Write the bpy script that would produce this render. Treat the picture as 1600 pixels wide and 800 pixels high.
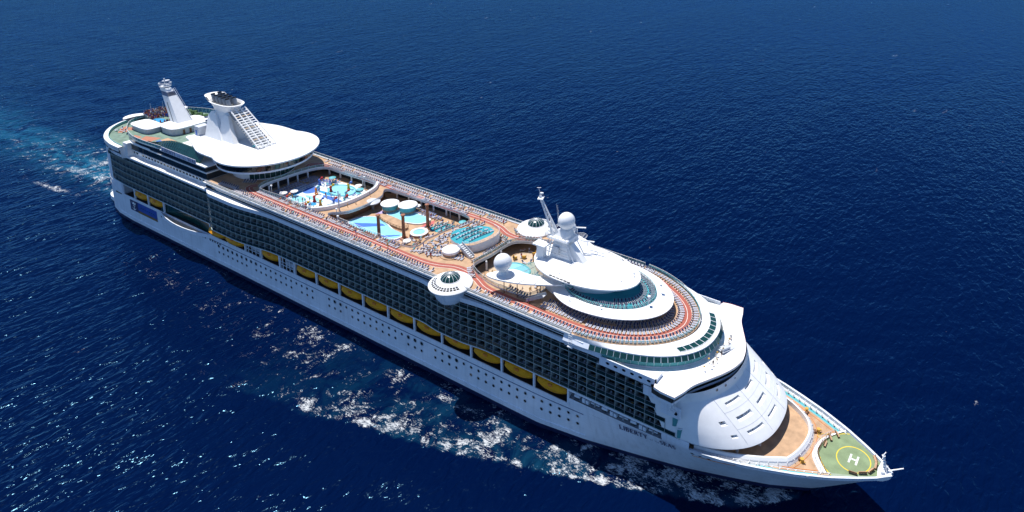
import bpy, math, random
import numpy as np
from mathutils import Vector, Matrix
from mathutils.geometry import tessellate_polygon

for o in list(bpy.data.objects): bpy.data.objects.remove(o)
random.seed(7); rng = np.random.default_rng(7)
PI = math.pi; R = math.radians
scene = bpy.context.scene

# ------------------------------------------------------------------ camera
cam = bpy.data.cameras.new('camera'); camo = bpy.data.objects.new('camera', cam)
scene.collection.objects.link(camo); scene.camera = camo
CAM = Vector((352.569, -153.178, 151.097))
yaw, pitch, roll, FPX = 2.08346038, 0.23732614, -0.03502725, 1121.0
fw = Vector((math.cos(yaw)*math.cos(pitch), math.sin(yaw)*math.cos(pitch), -math.sin(pitch)))
rt = Vector((math.sin(yaw), -math.cos(yaw), 0)); dn = fw.cross(rt)
rt2 = rt*math.cos(roll)+dn*math.sin(roll); dn2 = -rt*math.sin(roll)+dn*math.cos(roll)
mw = Matrix((( rt2.x, -dn2.x, -fw.x, CAM.x), (rt2.y, -dn2.y, -fw.y, CAM.y), (rt2.z, -dn2.z, -fw.z, CAM.z), (0,0,0,1)))
camo.matrix_world = mw
cam.sensor_fit = 'HORIZONTAL'; cam.sensor_width = 36; cam.lens = FPX/1600*36
cam.shift_x = -208.696/1600; cam.shift_y = -331.836/1600
cam.clip_start = 1; cam.clip_end = 30000

# ------------------------------------------------------------------ light
SUN_AZ, SUN_EL = 167.0, 71.0
world = bpy.data.worlds.new('World'); scene.world = world; world.use_nodes = True
wn = world.node_tree; bg = wn.nodes['Background']
sky = wn.nodes.new('ShaderNodeTexSky'); sky.sky_type = 'NISHITA'; sky.sun_disc = False
sky.sun_elevation = R(SUN_EL); sky.sun_rotation = R(90-SUN_AZ)
sky.air_density = 0.6; sky.dust_density = 0.0; sky.ozone_density = 8.0
wn.links.new(sky.outputs[0], bg.inputs[0]); bg.inputs[1].default_value = 0.128
sl = bpy.data.lights.new('sun', 'SUN'); sl.energy = 4.4; sl.angle = R(0.53); sl.color = (1, .97, .93)
so = bpy.data.objects.new('sun', sl); scene.collection.objects.link(so)
sd = Vector((math.cos(R(SUN_AZ))*math.cos(R(SUN_EL)), math.sin(R(SUN_AZ))*math.cos(R(SUN_EL)), math.sin(R(SUN_EL))))
so.rotation_euler = sd.to_track_quat('Z', 'Y').to_euler(); so.location = (0, 0, 300)
vs = scene.view_settings; vs.view_transform = 'Standard'; vs.look = 'None'; vs.exposure = 0.4; vs.gamma = 1; vs.use_curve_mapping = False

# ------------------------------------------------------------------ materials
MATS = {}
def mat(name, col, rough=.5, metal=0, var=.12, vscale=.6, bump=0, bscale=8, spec=.5, alpha=1, coat=0):
    m = bpy.data.materials.new(name); m.use_nodes = True; nt = m.node_tree; p = nt.nodes['Principled BSDF']
    p.inputs['Roughness'].default_value = rough; p.inputs['Metallic'].default_value = metal
    p.inputs['Specular IOR Level'].default_value = spec; p.inputs['Alpha'].default_value = alpha
    p.inputs['Coat Weight'].default_value = coat
    tc = nt.nodes.new('ShaderNodeNewGeometry')
    n = nt.nodes.new('ShaderNodeTexNoise'); n.inputs['Scale'].default_value = vscale; n.inputs['Detail'].default_value = 5
    nt.links.new(tc.outputs['Position'], n.inputs['Vector'])
    r = nt.nodes.new('ShaderNodeMapRange'); r.inputs[1].default_value = .3; r.inputs[2].default_value = .7
    r.inputs[3].default_value = 1-var; r.inputs[4].default_value = 1+var*.4
    nt.links.new(n.outputs['Fac'], r.inputs[0])
    mx = nt.nodes.new('ShaderNodeMix'); mx.data_type = 'RGBA'; mx.blend_type = 'MULTIPLY'; mx.inputs[0].default_value = 1
    mx.inputs[6].default_value = (*col, 1); nt.links.new(r.outputs[0], mx.inputs[7])
    nt.links.new(mx.outputs[2], p.inputs['Base Color'])
    if bump:
        n2 = nt.nodes.new('ShaderNodeTexNoise'); n2.inputs['Scale'].default_value = bscale; n2.inputs['Detail'].default_value = 3
        nt.links.new(tc.outputs['Position'], n2.inputs['Vector'])
        b = nt.nodes.new('ShaderNodeBump'); b.inputs['Strength'].default_value = bump; b.inputs['Distance'].default_value = .05
        nt.links.new(n2.outputs['Fac'], b.inputs['Height']); nt.links.new(b.outputs[0], p.inputs['Normal'])
    MATS[name] = m; return m
def seams(m, ax, w, h, amt):
    nt = m.node_tree; g = nt.nodes.new('ShaderNodeNewGeometry'); sp = nt.nodes.new('ShaderNodeSeparateXYZ'); cb_ = nt.nodes.new('ShaderNodeCombineXYZ')
    nt.links.new(g.outputs['Position'], sp.inputs[0]); nt.links.new(sp.outputs[0], cb_.inputs[0]); nt.links.new(sp.outputs[ax], cb_.inputs[1])
    bk = nt.nodes.new('ShaderNodeTexBrick'); bk.inputs['Scale'].default_value = 1; bk.inputs['Brick Width'].default_value = w; bk.inputs['Row Height'].default_value = h; bk.inputs['Mortar Size'].default_value = .035; bk.inputs['Mortar Smooth'].default_value = .3
    bk.inputs['Color1'].default_value = (1, 1, 1, 1); bk.inputs['Color2'].default_value = (1-amt*.35,)*3+(1,); bk.inputs['Mortar'].default_value = (1-amt*2.2,)*3+(1,); nt.links.new(cb_.outputs[0], bk.inputs['Vector'])
    # streaks running down
    mp = nt.nodes.new('ShaderNodeMapping'); mp.inputs['Scale'].default_value = (1.1, 1.1, .06); nt.links.new(g.outputs['Position'], mp.inputs[0])
    n = nt.nodes.new('ShaderNodeTexNoise'); n.inputs['Scale'].default_value = 1; n.inputs['Detail'].default_value = 4; nt.links.new(mp.outputs[0], n.inputs['Vector'])
    r = nt.nodes.new('ShaderNodeMapRange'); r.inputs[1].default_value = .5; r.inputs[2].default_value = .75; r.inputs[3].default_value = 1; r.inputs[4].default_value = 1-amt*1.8; nt.links.new(n.outputs[0], r.inputs[0])
    p_ = nt.nodes['Principled BSDF']; src = p_.inputs['Base Color'].links[0].from_socket
    for q in (bk.outputs['Color'], r.outputs[0]):
        mx = nt.nodes.new('ShaderNodeMix'); mx.data_type = 'RGBA'; mx.blend_type = 'MULTIPLY'; mx.inputs[0].default_value = 1; nt.links.new(src, mx.inputs[6]); nt.links.new(q, mx.inputs[7]); src = mx.outputs[2]
    nt.links.new(src, p_.inputs['Base Color'])
seams(mat('hull_white', (.76, .80, .86), .4, var=.09, vscale=.2), 2, 9, 2.6, .07)  # bluish tint puts the skylit shade of the sides into the paint
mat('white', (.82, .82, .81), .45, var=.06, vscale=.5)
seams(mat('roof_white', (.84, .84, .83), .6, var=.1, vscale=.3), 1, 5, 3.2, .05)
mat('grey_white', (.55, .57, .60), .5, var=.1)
mat('grey', (.30, .32, .34), .6, var=.2)
mat('dark_grey', (.07, .075, .08), .6, var=.3)
mat('interior_shade', (.035, .033, .032), .8, var=.4, vscale=1.2)  # near black: shade inside recesses and under decks put into the colour
mat('boot_blue', (.012, .02, .07), .4, var=.2)
mat('navy', (.015, .022, .10), .5, var=.1)
mat('teak', (.49, .31, .18), .75, var=.28, vscale=.45)
mat('teak_pale', (.54, .41, .28), .75, var=.14, vscale=.8)
mat('track_red', (.36, .095, .065), .8, var=.12)
mat('line_white', (.75, .68, .6), .7)
mat('turf_green', (.22, .29, .15), .85, var=.25, vscale=.35)
mat('helipad_edge', (.30, .36, .26), .8, var=.15)
mat('yellow_paint', (.75, .55, .03), .6)
mat('paint_white', (.8, .8, .78), .6)
mat('teal_carpet', (.02, .30, .36), .8, var=.15)
mat('teal_deck', (.10, .42, .46), .6, var=.1)
mat('green_glass', (.008, .050, .045), .15, var=.25, vscale=.3, spec=.7)
mat('teal_glass', (.10, .33, .33), .15, var=.2, vscale=.3, spec=.6)
mat('dark_glass', (.006, .014, .017), .1, var=.5, vscale=.4, spec=.6)
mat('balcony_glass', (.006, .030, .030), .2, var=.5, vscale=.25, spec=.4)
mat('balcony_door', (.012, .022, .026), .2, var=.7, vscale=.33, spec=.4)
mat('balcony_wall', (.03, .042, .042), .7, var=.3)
mat('balcony_slab', (.33, .39, .38), .5, var=.15)
mat('blue_glass', (.01, .09, .17), .15, var=.2, spec=.6)
mat('rail_glass', (.12, .32, .31), .1, alpha=.5, var=.1)
mat('boat_yellow', (.76, .31, .003), .55, var=.15, spec=.2)
mat('boat_orange', (.70, .20, .02), .4)
mat('steel', (.45, .46, .47), .35, metal=.6)
mat('brown_wood', (.20, .085, .035), .6, var=.25)
mat('copper', (.30, .11, .05), .5, var=.25)
mat('terracotta', (.42, .17, .10), .8, var=.15)
mat('court_green', (.17, .26, .20), .8, var=.35, vscale=.5)
mat('plant_green', (.05, .12, .03), .8, var=.4, vscale=2)
mat('pool_water', (.30, .66, .76), .08, var=.12, vscale=.8, bump=.3, bscale=1.5)
mat('pool_deep', (.05, .33, .62), .1, var=.15, vscale=.8, bump=.3, bscale=1.5)
mat('splash_white', (.72, .80, .84), .5, var=.12, vscale=1.2)
mat('mosaic_blue', (.05, .16, .52), .5, var=.2)
mat('mosaic_red', (.55, .13, .12), .6, var=.2)
mat('mosaic_lilac', (.42, .34, .60), .6, var=.2)
mat('navy_cloth', (.018, .026, .085), .85, var=.3, vscale=3)
mat('stripe_cloth', (.36, .38, .48), .85, var=.3, vscale=3)
mat('blue_cloth', (.02, .07, .38), .8, var=.2)
mat('wicker', (.62, .36, .06), .8, var=.25)
mat('mural_blue', (.015, .075, .38), .5, var=.3, vscale=.35)
mat('mural_brown', (.22, .12, .03), .6, var=.3)
mat('letter_grey', (.10, .13, .22), .5)
mat('sign_panel', (.52, .54, .66), .5)
mat('skin_light', (.52, .29, .19), .6); mat('skin_tan', (.32, .15, .08), .6); mat('hair_dark', (.03, .018, .012), .7)
for nm, c in (('red', (.5, .03, .03)), ('blue', (.03, .08, .4)), ('white', (.75, .74, .72)), ('black', (.02, .02, .025)), ('yellow', (.7, .45, .04)), ('aqua', (.04, .4, .45))):
    mat('cloth_'+nm, c, .85)

# ------------------------------------------------------------------ mesh helpers
COL = scene.collection
class MB:
    def __init__(s): s.v = []; s.f = []; s.m = []; s.mats = []
    def mi(s, m):
        if m not in s.mats: s.mats.append(m)
        return s.mats.index(m)
    def add(s, vs, fs, m):
        b = len(s.v); s.v += [tuple(map(float, v)) for v in vs]; k = s.mi(m)
        for f in fs: s.f.append(tuple(b+i for i in f)); s.m.append(k)
        return s
    def box(s, x0, x1, y0, y1, z0, z1, m):
        vs = [(x, y, z) for z in (z0, z1) for y in (y0, y1) for x in (x0, x1)]
        return s.add(vs, [(0,2,3,1), (4,5,7,6), (0,1,5,4), (2,6,7,3), (0,4,6,2), (1,3,7,5)], m)
    def obox(s, c, size, rz, m, tilt=0):
        M = Matrix.Translation(c) @ Matrix.Rotation(rz, 4, 'Z') @ Matrix.Rotation(tilt, 4, 'Y')
        a, b, h = (q/2 for q in size)
        vs = [M @ Vector((x, y, z)) for z in (-h, h) for y in (-b, b) for x in (-a, a)]
        return s.add(vs, [(0,2,3,1), (4,5,7,6), (0,1,5,4), (2,6,7,3), (0,4,6,2), (1,3,7,5)], m)
    def loft(s, cs, m, closed=False):
        n = len(cs[0]); vs = [p for c in cs for p in c]; fs = []
        for k in range(len(cs)-1):
            for i in range(n if closed else n-1):
                j = (i+1) % n; fs.append((k*n+i, k*n+j, (k+1)*n+j, (k+1)*n+i))
        return s.add(vs, fs, m)
    def flat(s, outer, z, m, holes=()):
        polys = [[Vector((p[0], p[1], 0)) for p in q] for q in (outer, *holes)]
        allp = [p for q in polys for p in q]
        zz = z if callable(z) else (lambda x, y: z)
        tr = tessellate_polygon(polys)
        fs = []
        for t in tr:
            a, b, c = (allp[i] for i in t)
            fs.append(tuple(t) if (b-a).cross(c-a).z > 0 else tuple(reversed(t)))
        return s.add([(p.x, p.y, zz(p.x, p.y)) for p in allp], fs, m)
    def slab(s, outer, z0, z1, mt, ms=None, holes=(), bottom=True):
        ms = ms or mt
        s.flat(outer, z1, mt, holes)
        if bottom: s.flat(outer, z0, ms, holes)
        for q in (outer, *holes):
            s.loft([[(p[0], p[1], z0) for p in q], [(p[0], p[1], z1) for p in q]], ms, True)
        return s
    def tube(s, p0, p1, r0, m, r1=None, n=8, cap=True):
        r1 = r0 if r1 is None else r1
        p0 = Vector(p0); p1 = Vector(p1); d = (p1-p0).normalized()
        u = d.orthogonal().normalized(); w = d.cross(u)
        cs = [[p+(u*math.cos(a)+w*math.sin(a))*r for a in [2*PI*i/n for i in range(n)]] for p, r in ((p0, r0), (p1, r1))]
        s.loft(cs, m, True)
        if cap: s.add(cs[0], [tuple(range(n))], m); s.add(cs[1], [tuple(range(n))], m)
        return s
    def path(s, pts, r, m, n=6):
        for a, b in zip(pts[:-1], pts[1:]): s.tube(a, b, r, m, n=n)
        return s
    def lathe(s, prof, c, m, n=32, a0=0, a1=2*PI):
        full = abs(a1-a0-2*PI) < 1e-6; k = n if full else n+1
        cs = [[(c[0]+r*math.cos(a0+(a1-a0)*i/n), c[1]+r*math.sin(a0+(a1-a0)*i/n), c[2]+z) for i in range(k)] for r, z in prof]
        return s.loft(cs, m, full)
    def disc(s, c, r, m, n=32, sy=1):
        return s.add([(c[0]+r*math.cos(2*PI*i/n), c[1]+sy*r*math.sin(2*PI*i/n), c[2]) for i in range(n)], [tuple(range(n))], m)
    def mesh(s, name, smooth=35):
        me = bpy.data.meshes.new(name); me.from_pydata(s.v, [], s.f)
        for m in s.mats: me.materials.append(MATS[m])
        me.polygons.foreach_set('material_index', s.m)
        if smooth:
            me.polygons.foreach_set('use_smooth', [True]*len(s.f)); me.update(); me.set_sharp_from_angle(angle=R(smooth))
        me.update(); return me
    def obj(s, name, parent=None, smooth=35): return link(name, s.mesh(name, smooth), parent)
def link(name, me, parent=None):
    o = bpy.data.objects.new(name, me); COL.objects.link(o)
    if parent is not None: o.parent = parent
    return o
def tag(o, label=None, cat=None, group=None, kind=None):
    for k, v in (('label', label), ('category', cat), ('group', group), ('kind', kind)):
        if v: o[k] = v
    return o
def empty(name, loc=(0, 0, 0)):
    o = bpy.data.objects.new(name, None); COL.objects.link(o); o.location = loc; o.empty_display_size = .5; return o
def nose(xc, a, b, n=2.0, k=48):
    out = []
    for i in range(k+1):
        t = -PI/2+PI*i/k; c, s_ = math.cos(t), math.sin(t)
        out.append((xc+a*max(c, 0)**(2/n), b*math.copysign(abs(s_)**(2/n), s_)))
    return out
def ell(cx, cy, a, b, n=48, t0=0, t1=2*PI, pw=2):
    return [(cx+a*math.copysign(abs(math.cos(t))**(2/pw), math.cos(t)), cy+b*math.copysign(abs(math.sin(t))**(2/pw), math.sin(t))) for t in (t0+(t1-t0)*i/n for i in range(n))]
def smooth_poly(pts, k=6, closed=True):
    n = len(pts); out = []
    for i in range(n if closed else n-1):
        g = (lambda j: pts[j % n]) if closed else (lambda j: pts[min(max(j, 0), n-1)])
        p0, p1, p2, p3 = (np.array(g(i+d), float) for d in (-1, 0, 1, 2))
        for j in range(k):
            t = j/k
            out.append(tuple(.5*((2*p1)+(p2-p0)*t+(2*p0-5*p1+4*p2-p3)*t*t+(-p0+3*p1-3*p2+p3)*t**3)))
    if not closed: out.append(tuple(pts[-1]))
    return out
def mirror(pts): return [(x, -y) for x, y in pts]
def resample(pts, step):
    P = np.array(pts, float); d = np.r_[0, np.cumsum(np.hypot(*np.diff(P[:, :2], axis=0).T))]
    n = max(1, int(round(d[-1]/step))); s = np.linspace(0, d[-1], n+1)
    return [tuple(np.interp(s, d, P[:, k])[i] for k in range(P.shape[1])) for i in range(n+1)]
def sm(a, b, x):
    t = min(max((x-a)/(b-a), 0), 1); return t*t*(3-2*t)
def offset(pts, d):
    P = np.array(pts, float); T = np.gradient(P, axis=0); T /= np.maximum(np.hypot(*T.T), 1e-9)[:, None]
    return [(x+d*ty, y-d*tx) for (x, y), (tx, ty) in zip(P, T)]
def panes(path, z0, z1, w, m, parent, gap=.12, off0=0., off1=0., name='window_pane', th=.06):
    """one object for each pane along a path; the pane leans from off0 (bottom) to off1 (top) outwards"""
    Q = resample(path, w); out = []
    for a, b in zip(Q[:-1], Q[1:]):
        a = np.array(a); b = np.array(b); t = (b-a)/max(np.hypot(*(b-a)), 1e-6); nn = np.array((t[1], -t[0]))
        a2 = a+t*gap/2; b2 = b-t*gap/2; vs = []
        for dth in (0, th):
            for z, of in ((z0, off0), (z1, off1)):
                for p in (a2, b2): q = p+nn*(of+dth); vs.append((q[0], q[1], z))
        mb = MB().add(vs, [(0,1,3,2), (4,6,7,5), (0,4,5,1), (2,3,7,6), (0,2,6,4), (1,5,7,3)], m)
        out.append(mb.obj(name, parent, 0))
    return out
def railing(path, z, parent, h=1.1, step=2.2, name='railing', glass=None, r=.05, m='white'):
    mb = MB(); Q = resample(path, step)
    for q in Q: mb.obox((q[0], q[1], z+h/2), (.08, .08, h), 0, m)
    for hh in ((h, h*.66, h*.33) if not glass else (h,)):
        mb.path([(q[0], q[1], z+hh) for q in Q], r if hh == h else r*.6, m, n=5)
    if glass: mb.loft([[(q[0], q[1], z+.08) for q in Q], [(q[0], q[1], z+h-.05) for q in Q]], glass)
    return mb.obj(name, parent, 0)

# ------------------------------------------------------------------ hull shape
def stem(z): return 317+21.4*max(min(z/15, 1.05), -.3)**.95 if z > 0 else 317-.3*z
WL = ([235, 247, 261, 275, 288, 300, 308, 317], [19.3, 19.2, 17.2, 14.1, 11.0, 7.3, 4.6, .25])
DK = ([235, 280, 290, 296, 301, 306, 311, 318, 325, 331, 335, 338.4], [19.3, 19.3, 19.1, 18.75, 17.9, 16.6, 15.0, 12.5, 9.3, 5.9, 3.3, .3])
ST0 = ([4, 6, 9, 14, 22, 34], [9, 12.2, 14.6, 17.0, 18.7, 19.3]); 
def halfB(x, z):
    if x < 40: return float(np.interp(x, *ST0)) if x > 4 else 9.*max(x-1.5, 0)/2.5
    if x <= 235: return 19.3
    st = stem(z); t = min((x-235)/(st-235), 1)
    w = float(np.interp(235+t*82, *WL)); d = float(np.interp(235+t*103.4, *DK))
    k = min(max(z/15, 0), 1)**1.15
    return w*(1-k)+d*k
def ybump(x):
    return 19.3+2.1*sm(92.5, 98, x)*(1-sm(110, 134, x))+.9*sm(203, 211, x)*(1-sm(219, 229, x))

ship = empty('cruise_ship', (170, 0, 0)); 
tag(ship, 'huge white cruise ship under way on the deep blue sea', 'cruise ship')
class Child:  # parent with inverse so that coordinates stay in ship space
    pass
ship.location = (0, 0, 0)

def hull_rows(xs_fn, zs, side):
    return [[(x, side*halfB(x, z), z) for x in xs_fn(z)] for z in zs]
hb = MB()
def xsf(z):
    st = stem(z); return np.r_[np.array([1.5, 2, 2.7, 4, 5, 6.3, 8, 10, 12, 15, 18, 22, 27, 34]), np.linspace(45, 235, 30), 235+(st-235)*np.linspace(0, 1, 45)[1:]]
for sd_ in (-1, 1):
    hb.loft(hull_rows(xsf, [-4, -1.5, 1.3], sd_), 'boot_blue')
    hb.loft(hull_rows(xsf, [1.3, 3, 5, 7.5, 9.5, 11.4], sd_), 'hull_white')
    hb.loft(hull_rows(lambda z: [1.5, 2, 2.7, 4, 5, 6.3, 8, 10, 12, 15, 18, 22, 25, 28.5], [11.4, 14, 16.7], sd_), 'hull_white')
    hb.loft(hull_rows(lambda z: [1.5, 2, 2.7, 4, 5, 6.3, 8, 10, 12, 15, 18, 20], [16.7, 20, 24, 27, 29.6], sd_), 'hull_white')
    f1 = lambda z: np.r_[257, 262, 270, 278, 284, 288, 293]
    hb.loft(hull_rows(f1, [11.4, 12.6, 13.9], sd_), 'hull_white')
    hb.loft(hull_rows(f1, [16.1, 16.7], sd_), 'hull_white')
    hb.loft(hull_rows(lambda z: [285.5, 288, 290, 293], [13.9, 15, 16.1], sd_), 'hull_white')
    f2 = lambda z: 293+(stem(z)-293)*np.linspace(0, 1, 30)
    hb.loft(hull_rows(f2, [11.4, 12.6, 13.9, 14.3], sd_), 'hull_white')
    # bulwark with thickness
    tp = [(x, sd_*halfB(x, 14.3)) for x in np.linspace(293, 337.2, 30)]
    o1 = [(x, y, 14.3) for x, y in tp]; o2 = [(x+.08, y*1.005, 14.62) for x, y in tp]
    i2 = [(x-.25, y-sd_*min(.4, abs(y)), 14.62) for x, y in tp]; i1 = [(x, y, 13.4) for x, y, z in i2]
    hb.loft([o1, o2, i2, i1], 'hull_white')
    # rubbing line above the water
    hb.loft([[(x, sd_*(halfB(x, z)+q), z) for x in np.linspace(24, 262, 40)] for z, q in ((2.5, 0), (2.6, .22), (2.95, .22), (3.05, 0))], 'hull_white')
    hb.loft([[(x, sd_*(halfB(x, z)+q), z) for x in np.linspace(92, 262, 30)] for z, q in ((10.2, 0), (10.25, .1), (10.4, .1), (10.45, 0))], 'letter_grey')
hull = hb.obj('hull', ship, 40); tag(hull, 'white hull with dark blue waterline and flared bow')
# ducktail
mb = MB(); mb.slab(smooth_poly([(8, -14.2), (1, -12.5), (-2.5, -6), (-3, 0), (-2.5, 6), (1, 12.5), (8, 14.2)], 4, False), .4, 2.3, 'roof_white', 'hull_white'); mb.obj('stern_platform', ship)

# portholes
def ring_mesh(r):
    b = MB(); b.lathe([(r*.8, .02), (r*1.02, .05), (r*1.14, .04), (r*1.16, -.04)], (0, 0, 0), 'grey_white', 12)
    b.disc((0, 0, .015), r*.85, 'dark_glass', 12); return b.mesh('porthole')
pm_s, pm_b, pm_n, pm_t = ring_mesh(.54), ring_mesh(.74), ring_mesh(.36), ring_mesh(.26)
def put_port(me, x, z, side=-1, name='porthole', par=None, yoff=.03):
    o = link(name, me, par or hull)
    y = halfB(x, z)+yoff; dydz = (halfB(x, z+.5)-halfB(x, z-.5)); dydx = (halfB(x+.5, z)-halfB(x-.5, z))
    n = Vector((-dydx, side*1.0, -dydz)).normalized()
    o.location = (x, side*y, z); o.rotation_mode = 'QUATERNION'; o.rotation_quaternion = n.to_track_quat('Z', 'Y')
for i in range(58):
    x = 97+i*2.86
    if 154 < x < 158 or 205 < x < 207: continue
    big = x < 121 or (160 < x < 167) or (196 < x < 203) or 212 < x < 219
    put_port(pm_b if big else pm_s, x, 8.85)
    if i % 9 != 7: put_port(pm_s, x-.15, 6.3)
for i in range(26): put_port(pm_s, 58+i*1.6, 9.9, yoff=.03) if i % 7 != 6 else None
for x, z in ((293.5, 13.0), (295.5, 12.9), (297.6, 12.8), (301.6, 13.2), (303.6, 13.3), (307.6, 13.5), (309.6, 13.5), (311.4, 13.6), (318, 13.9), (320, 14)): put_port(pm_s, x, z)

# hull lettering
LET = {'L': (.62, [((.12,1),(.12,0),2), ((.12,.03),(.6,.03),1), ((.6,.03),(.6,.2),1)]), 'I': (.26, [((.13,1),(.13,0),2)]),
 'B': (.66, [((.12,1),(.12,0),2), ((.12,.97),(.45,.95),1), ((.45,.95),(.52,.75),2), ((.52,.75),(.42,.53),1), ((.12,.53),(.45,.53),1), ((.45,.53),(.58,.28),2), ((.58,.28),(.45,.04),2), ((.45,.04),(.12,.03),1)]),
 'E': (.60, [((.12,1),(.12,0),2), ((.12,.97),(.55,.97),1), ((.55,.97),(.55,.82),1), ((.12,.52),(.45,.52),1), ((.12,.03),(.57,.03),1), ((.57,.03),(.57,.2),1)]),
 'R': (.68, [((.12,1),(.12,0),2), ((.12,.97),(.45,.95),1), ((.45,.95),(.54,.74),2), ((.54,.74),(.42,.52),1), ((.12,.51),(.42,.52),1), ((.36,.5),(.66,.0),2)]),
 'T': (.66, [((.33,1),(.33,0),2), ((.03,.97),(.63,.97),1), ((.03,.97),(.03,.8),1), ((.63,.97),(.63,.8),1)]),
 'Y': (.70, [((.05,1),(.35,.5),2), ((.65,1),(.35,.5),1), ((.35,.5),(.35,0),2)]),
 'S': (.52, [((.44,.86),(.3,.98),1), ((.3,.98),(.1,.88),1), ((.1,.88),(.08,.7),2), ((.08,.7),(.42,.36),2), ((.42,.36),(.44,.15),2), ((.44,.15),(.25,.02),1), ((.25,.02),(.05,.14),1)]),
 'A': (.72, [((.05,0),(.36,1),1), ((.36,1),(.67,0),2), ((.17,.35),(.55,.35),1)]),
 'o': (.42, [((.1,.1),(.1,.4),1), ((.1,.4),(.3,.4),1), ((.3,.4),(.3,.1),1), ((.3,.1),(.1,.1),1)]), 'f': (.34, [((.1,-.1),(.2,.7),1), ((.2,.7),(.34,.7),1), ((.05,.42),(.3,.42),1)]),
 't': (.30, [((.14,.75),(.1,.05),1), ((0,.5),(.28,.5),1)]), 'h': (.40, [((.1,0),(.12,.85),1), ((.1,.38),(.3,.42),1), ((.3,.42),(.3,0),1)]), 'e': (.40, [((.05,.25),(.32,.28),1), ((.32,.28),(.25,.45),1), ((.25,.45),(.08,.35),1), ((.08,.35),(.1,.06),1), ((.1,.06),(.32,.06),1)]), ' ': (.35, [])}
def letters(text, place, scale, material, parent, name, gap=.14, w2=.15, w1=.075):
    s = 0
    for ch in text:
        w, st = LET[ch]; k = .8 if ch.islower() else 1
        b = MB()
        for i, (a, c, tw) in enumerate(st):
            a = np.array(a)*k; c = np.array(c)*k; d = (c-a)/max(np.hypot(*(c-a)), 1e-6); n = np.array((-d[1], d[0]))*(w2 if tw == 2 else w1)/2*k
            e = d*(.03 if tw == 1 else 0)
            vs = [place((s+q[0])*scale, q[1]*scale, .02+.004*i) for q in (a-e-n, a-e+n, c+e+n, c+e-n)]
            b.add(vs, [(0, 1, 2, 3)], material)
            if tw == 2 and ch in 'LIBERTYA' and abs(d[0]) < .6:      # serifs
                for q in (a, c):
                    if q[1] in (0, 1):
                        z0, z1 = (q[1], q[1]+.06) if q[1] == 0 else (q[1]-.06, q[1])
                        b.add([place((s+q[0]+dx)*scale, zz*scale, .05) for dx, zz in ((-.16, z0), (.16, z0), (.16, z1), (-.16, z1))], [(0, 1, 2, 3)], material)
        if st: b.obj(name, parent, 0)
        s += w*k+gap
    return s*scale
def on_hull(x0, z0, rise):
    return lambda s, t, e: (x0+s, -(halfB(x0+s, z0+t+rise*s)+.24+e), z0+t+rise*s)
letters('LIBERTY', on_hull(273.1, 11.05, .06), 1.62, 'navy', hull, 'hull_letter', w2=.2, w1=.11)
letters('of the', on_hull(281.9, 11.55, .06), 1.25, 'letter_grey', hull, 'hull_letter', gap=.06)
letters('SEAS', on_hull(284.8, 11.75, .06), 1.55, 'navy', hull, 'hull_letter', w2=.2, w1=.11)

# mural by the stern
def wallpoly(pts, m, name, parent, e=.05):
    return MB().add([(x, -(19.3+e), z) for x, z in pts], [tuple(range(len(pts)))], m).obj(name, parent, 0)
mur = wallpoly([(40, 6.4), (54.5, 6.4), (54.5, 11.0), (40, 11.0)], 'mural_blue', 'mural_panel', hull, .06); tag(mur, 'blue painted panel with brown lower edge')
wallpoly([(40, 6.35), (54.5, 6.35), (54.5, 7.3), (40, 7.5)], 'mural_brown', 'mural_strip', mur, .09)
cp = wallpoly([(34, 6.4), (40, 6.4), (40, 11.0), (34, 11.0)], 'navy', 'emblem_panel', hull, .06); tag(cp, 'navy panel with white crown over an anchor')
b = MB()
def q2(pts): b.add([(x, -19.41, z) for x, z in pts], [tuple(range(len(pts)))], 'paint_white')
q2([(36.8, 7.2), (37.2, 7.2), (37.2, 9.1), (36.8, 9.1)])
for sgn in (-1, 1):
    c = 37.0
    q2([(c, 6.8), (c+sgn*.9, 7.1), (c+sgn*1.5, 7.8), (c+sgn*1.3, 7.9), (c+sgn*.8, 7.4), (c, 7.2)])
    q2([(c, 9.3), (c+sgn*1.2, 9.3), (c+sgn*1.6, 10.4), (c+sgn*.8, 9.9), (c, 10.6)])
q2([(36.1, 8.6), (37.9, 8.6), (37.9, 8.85), (36.1, 8.85)])
b.obj('crown_anchor_emblem', cp, 0)
b = MB()
for i in range(7):
    x = 42+i*1.6; b.add([(x+dx, -19.43, 8.9+dz+.12*math.sin(i*2)) for dx, dz in ((0, 0), (1.0, .05), (1.1, .25), (.1, .3))], [(0, 1, 2, 3)], 'blue_glass')
b.obj('mural_script', mur, 0)

# ------------------------------------------------------------------ boat deck recess
bd = MB()
bd.box(22, 257.2, -18.95, 18.95, 11.0, 11.4, 'interior_shade')  # recess floor and back walls carry the shade in their dark colour
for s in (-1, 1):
    bd.box(28, 258, s*14.6-.2, s*14.6+.2, 11.4, 16.68, 'interior_shade')
    bd.box(257, 292, s*16.6-.2, s*16.6+.2, 13.0, 16.68, 'grey')
    bd.loft([[(x, s*19.3, 11.4) for x in (28.5, 257)], [(x, s*19.3, 12.1) for x in (28.5, 257)], [(x, s*19.05, 12.1) for x in (28.5, 257)], [(x, s*19.05, 11.4) for x in (28.5, 257)]], 'hull_white')
    bd.box(28.2, 28.5, min(s*14.6, s*19.25), max(s*14.6, s*19.25), 11.4, 16.68, 'hull_white')
    bd.box(257, 257.3, min(s*14.6, s*19.2), max(s*14.6, s*19.2), 11.4, 16.68, 'hull_white')
    bd.box(257.3, 286, min(s*16.6, s*18.6), max(s*16.6, s*18.6), 13.5, 13.85, 'grey')
bdeck = bd.obj('boat_deck', ship, 0); tag(bdeck, 'shaded boat deck running along the side of the hull')
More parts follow.
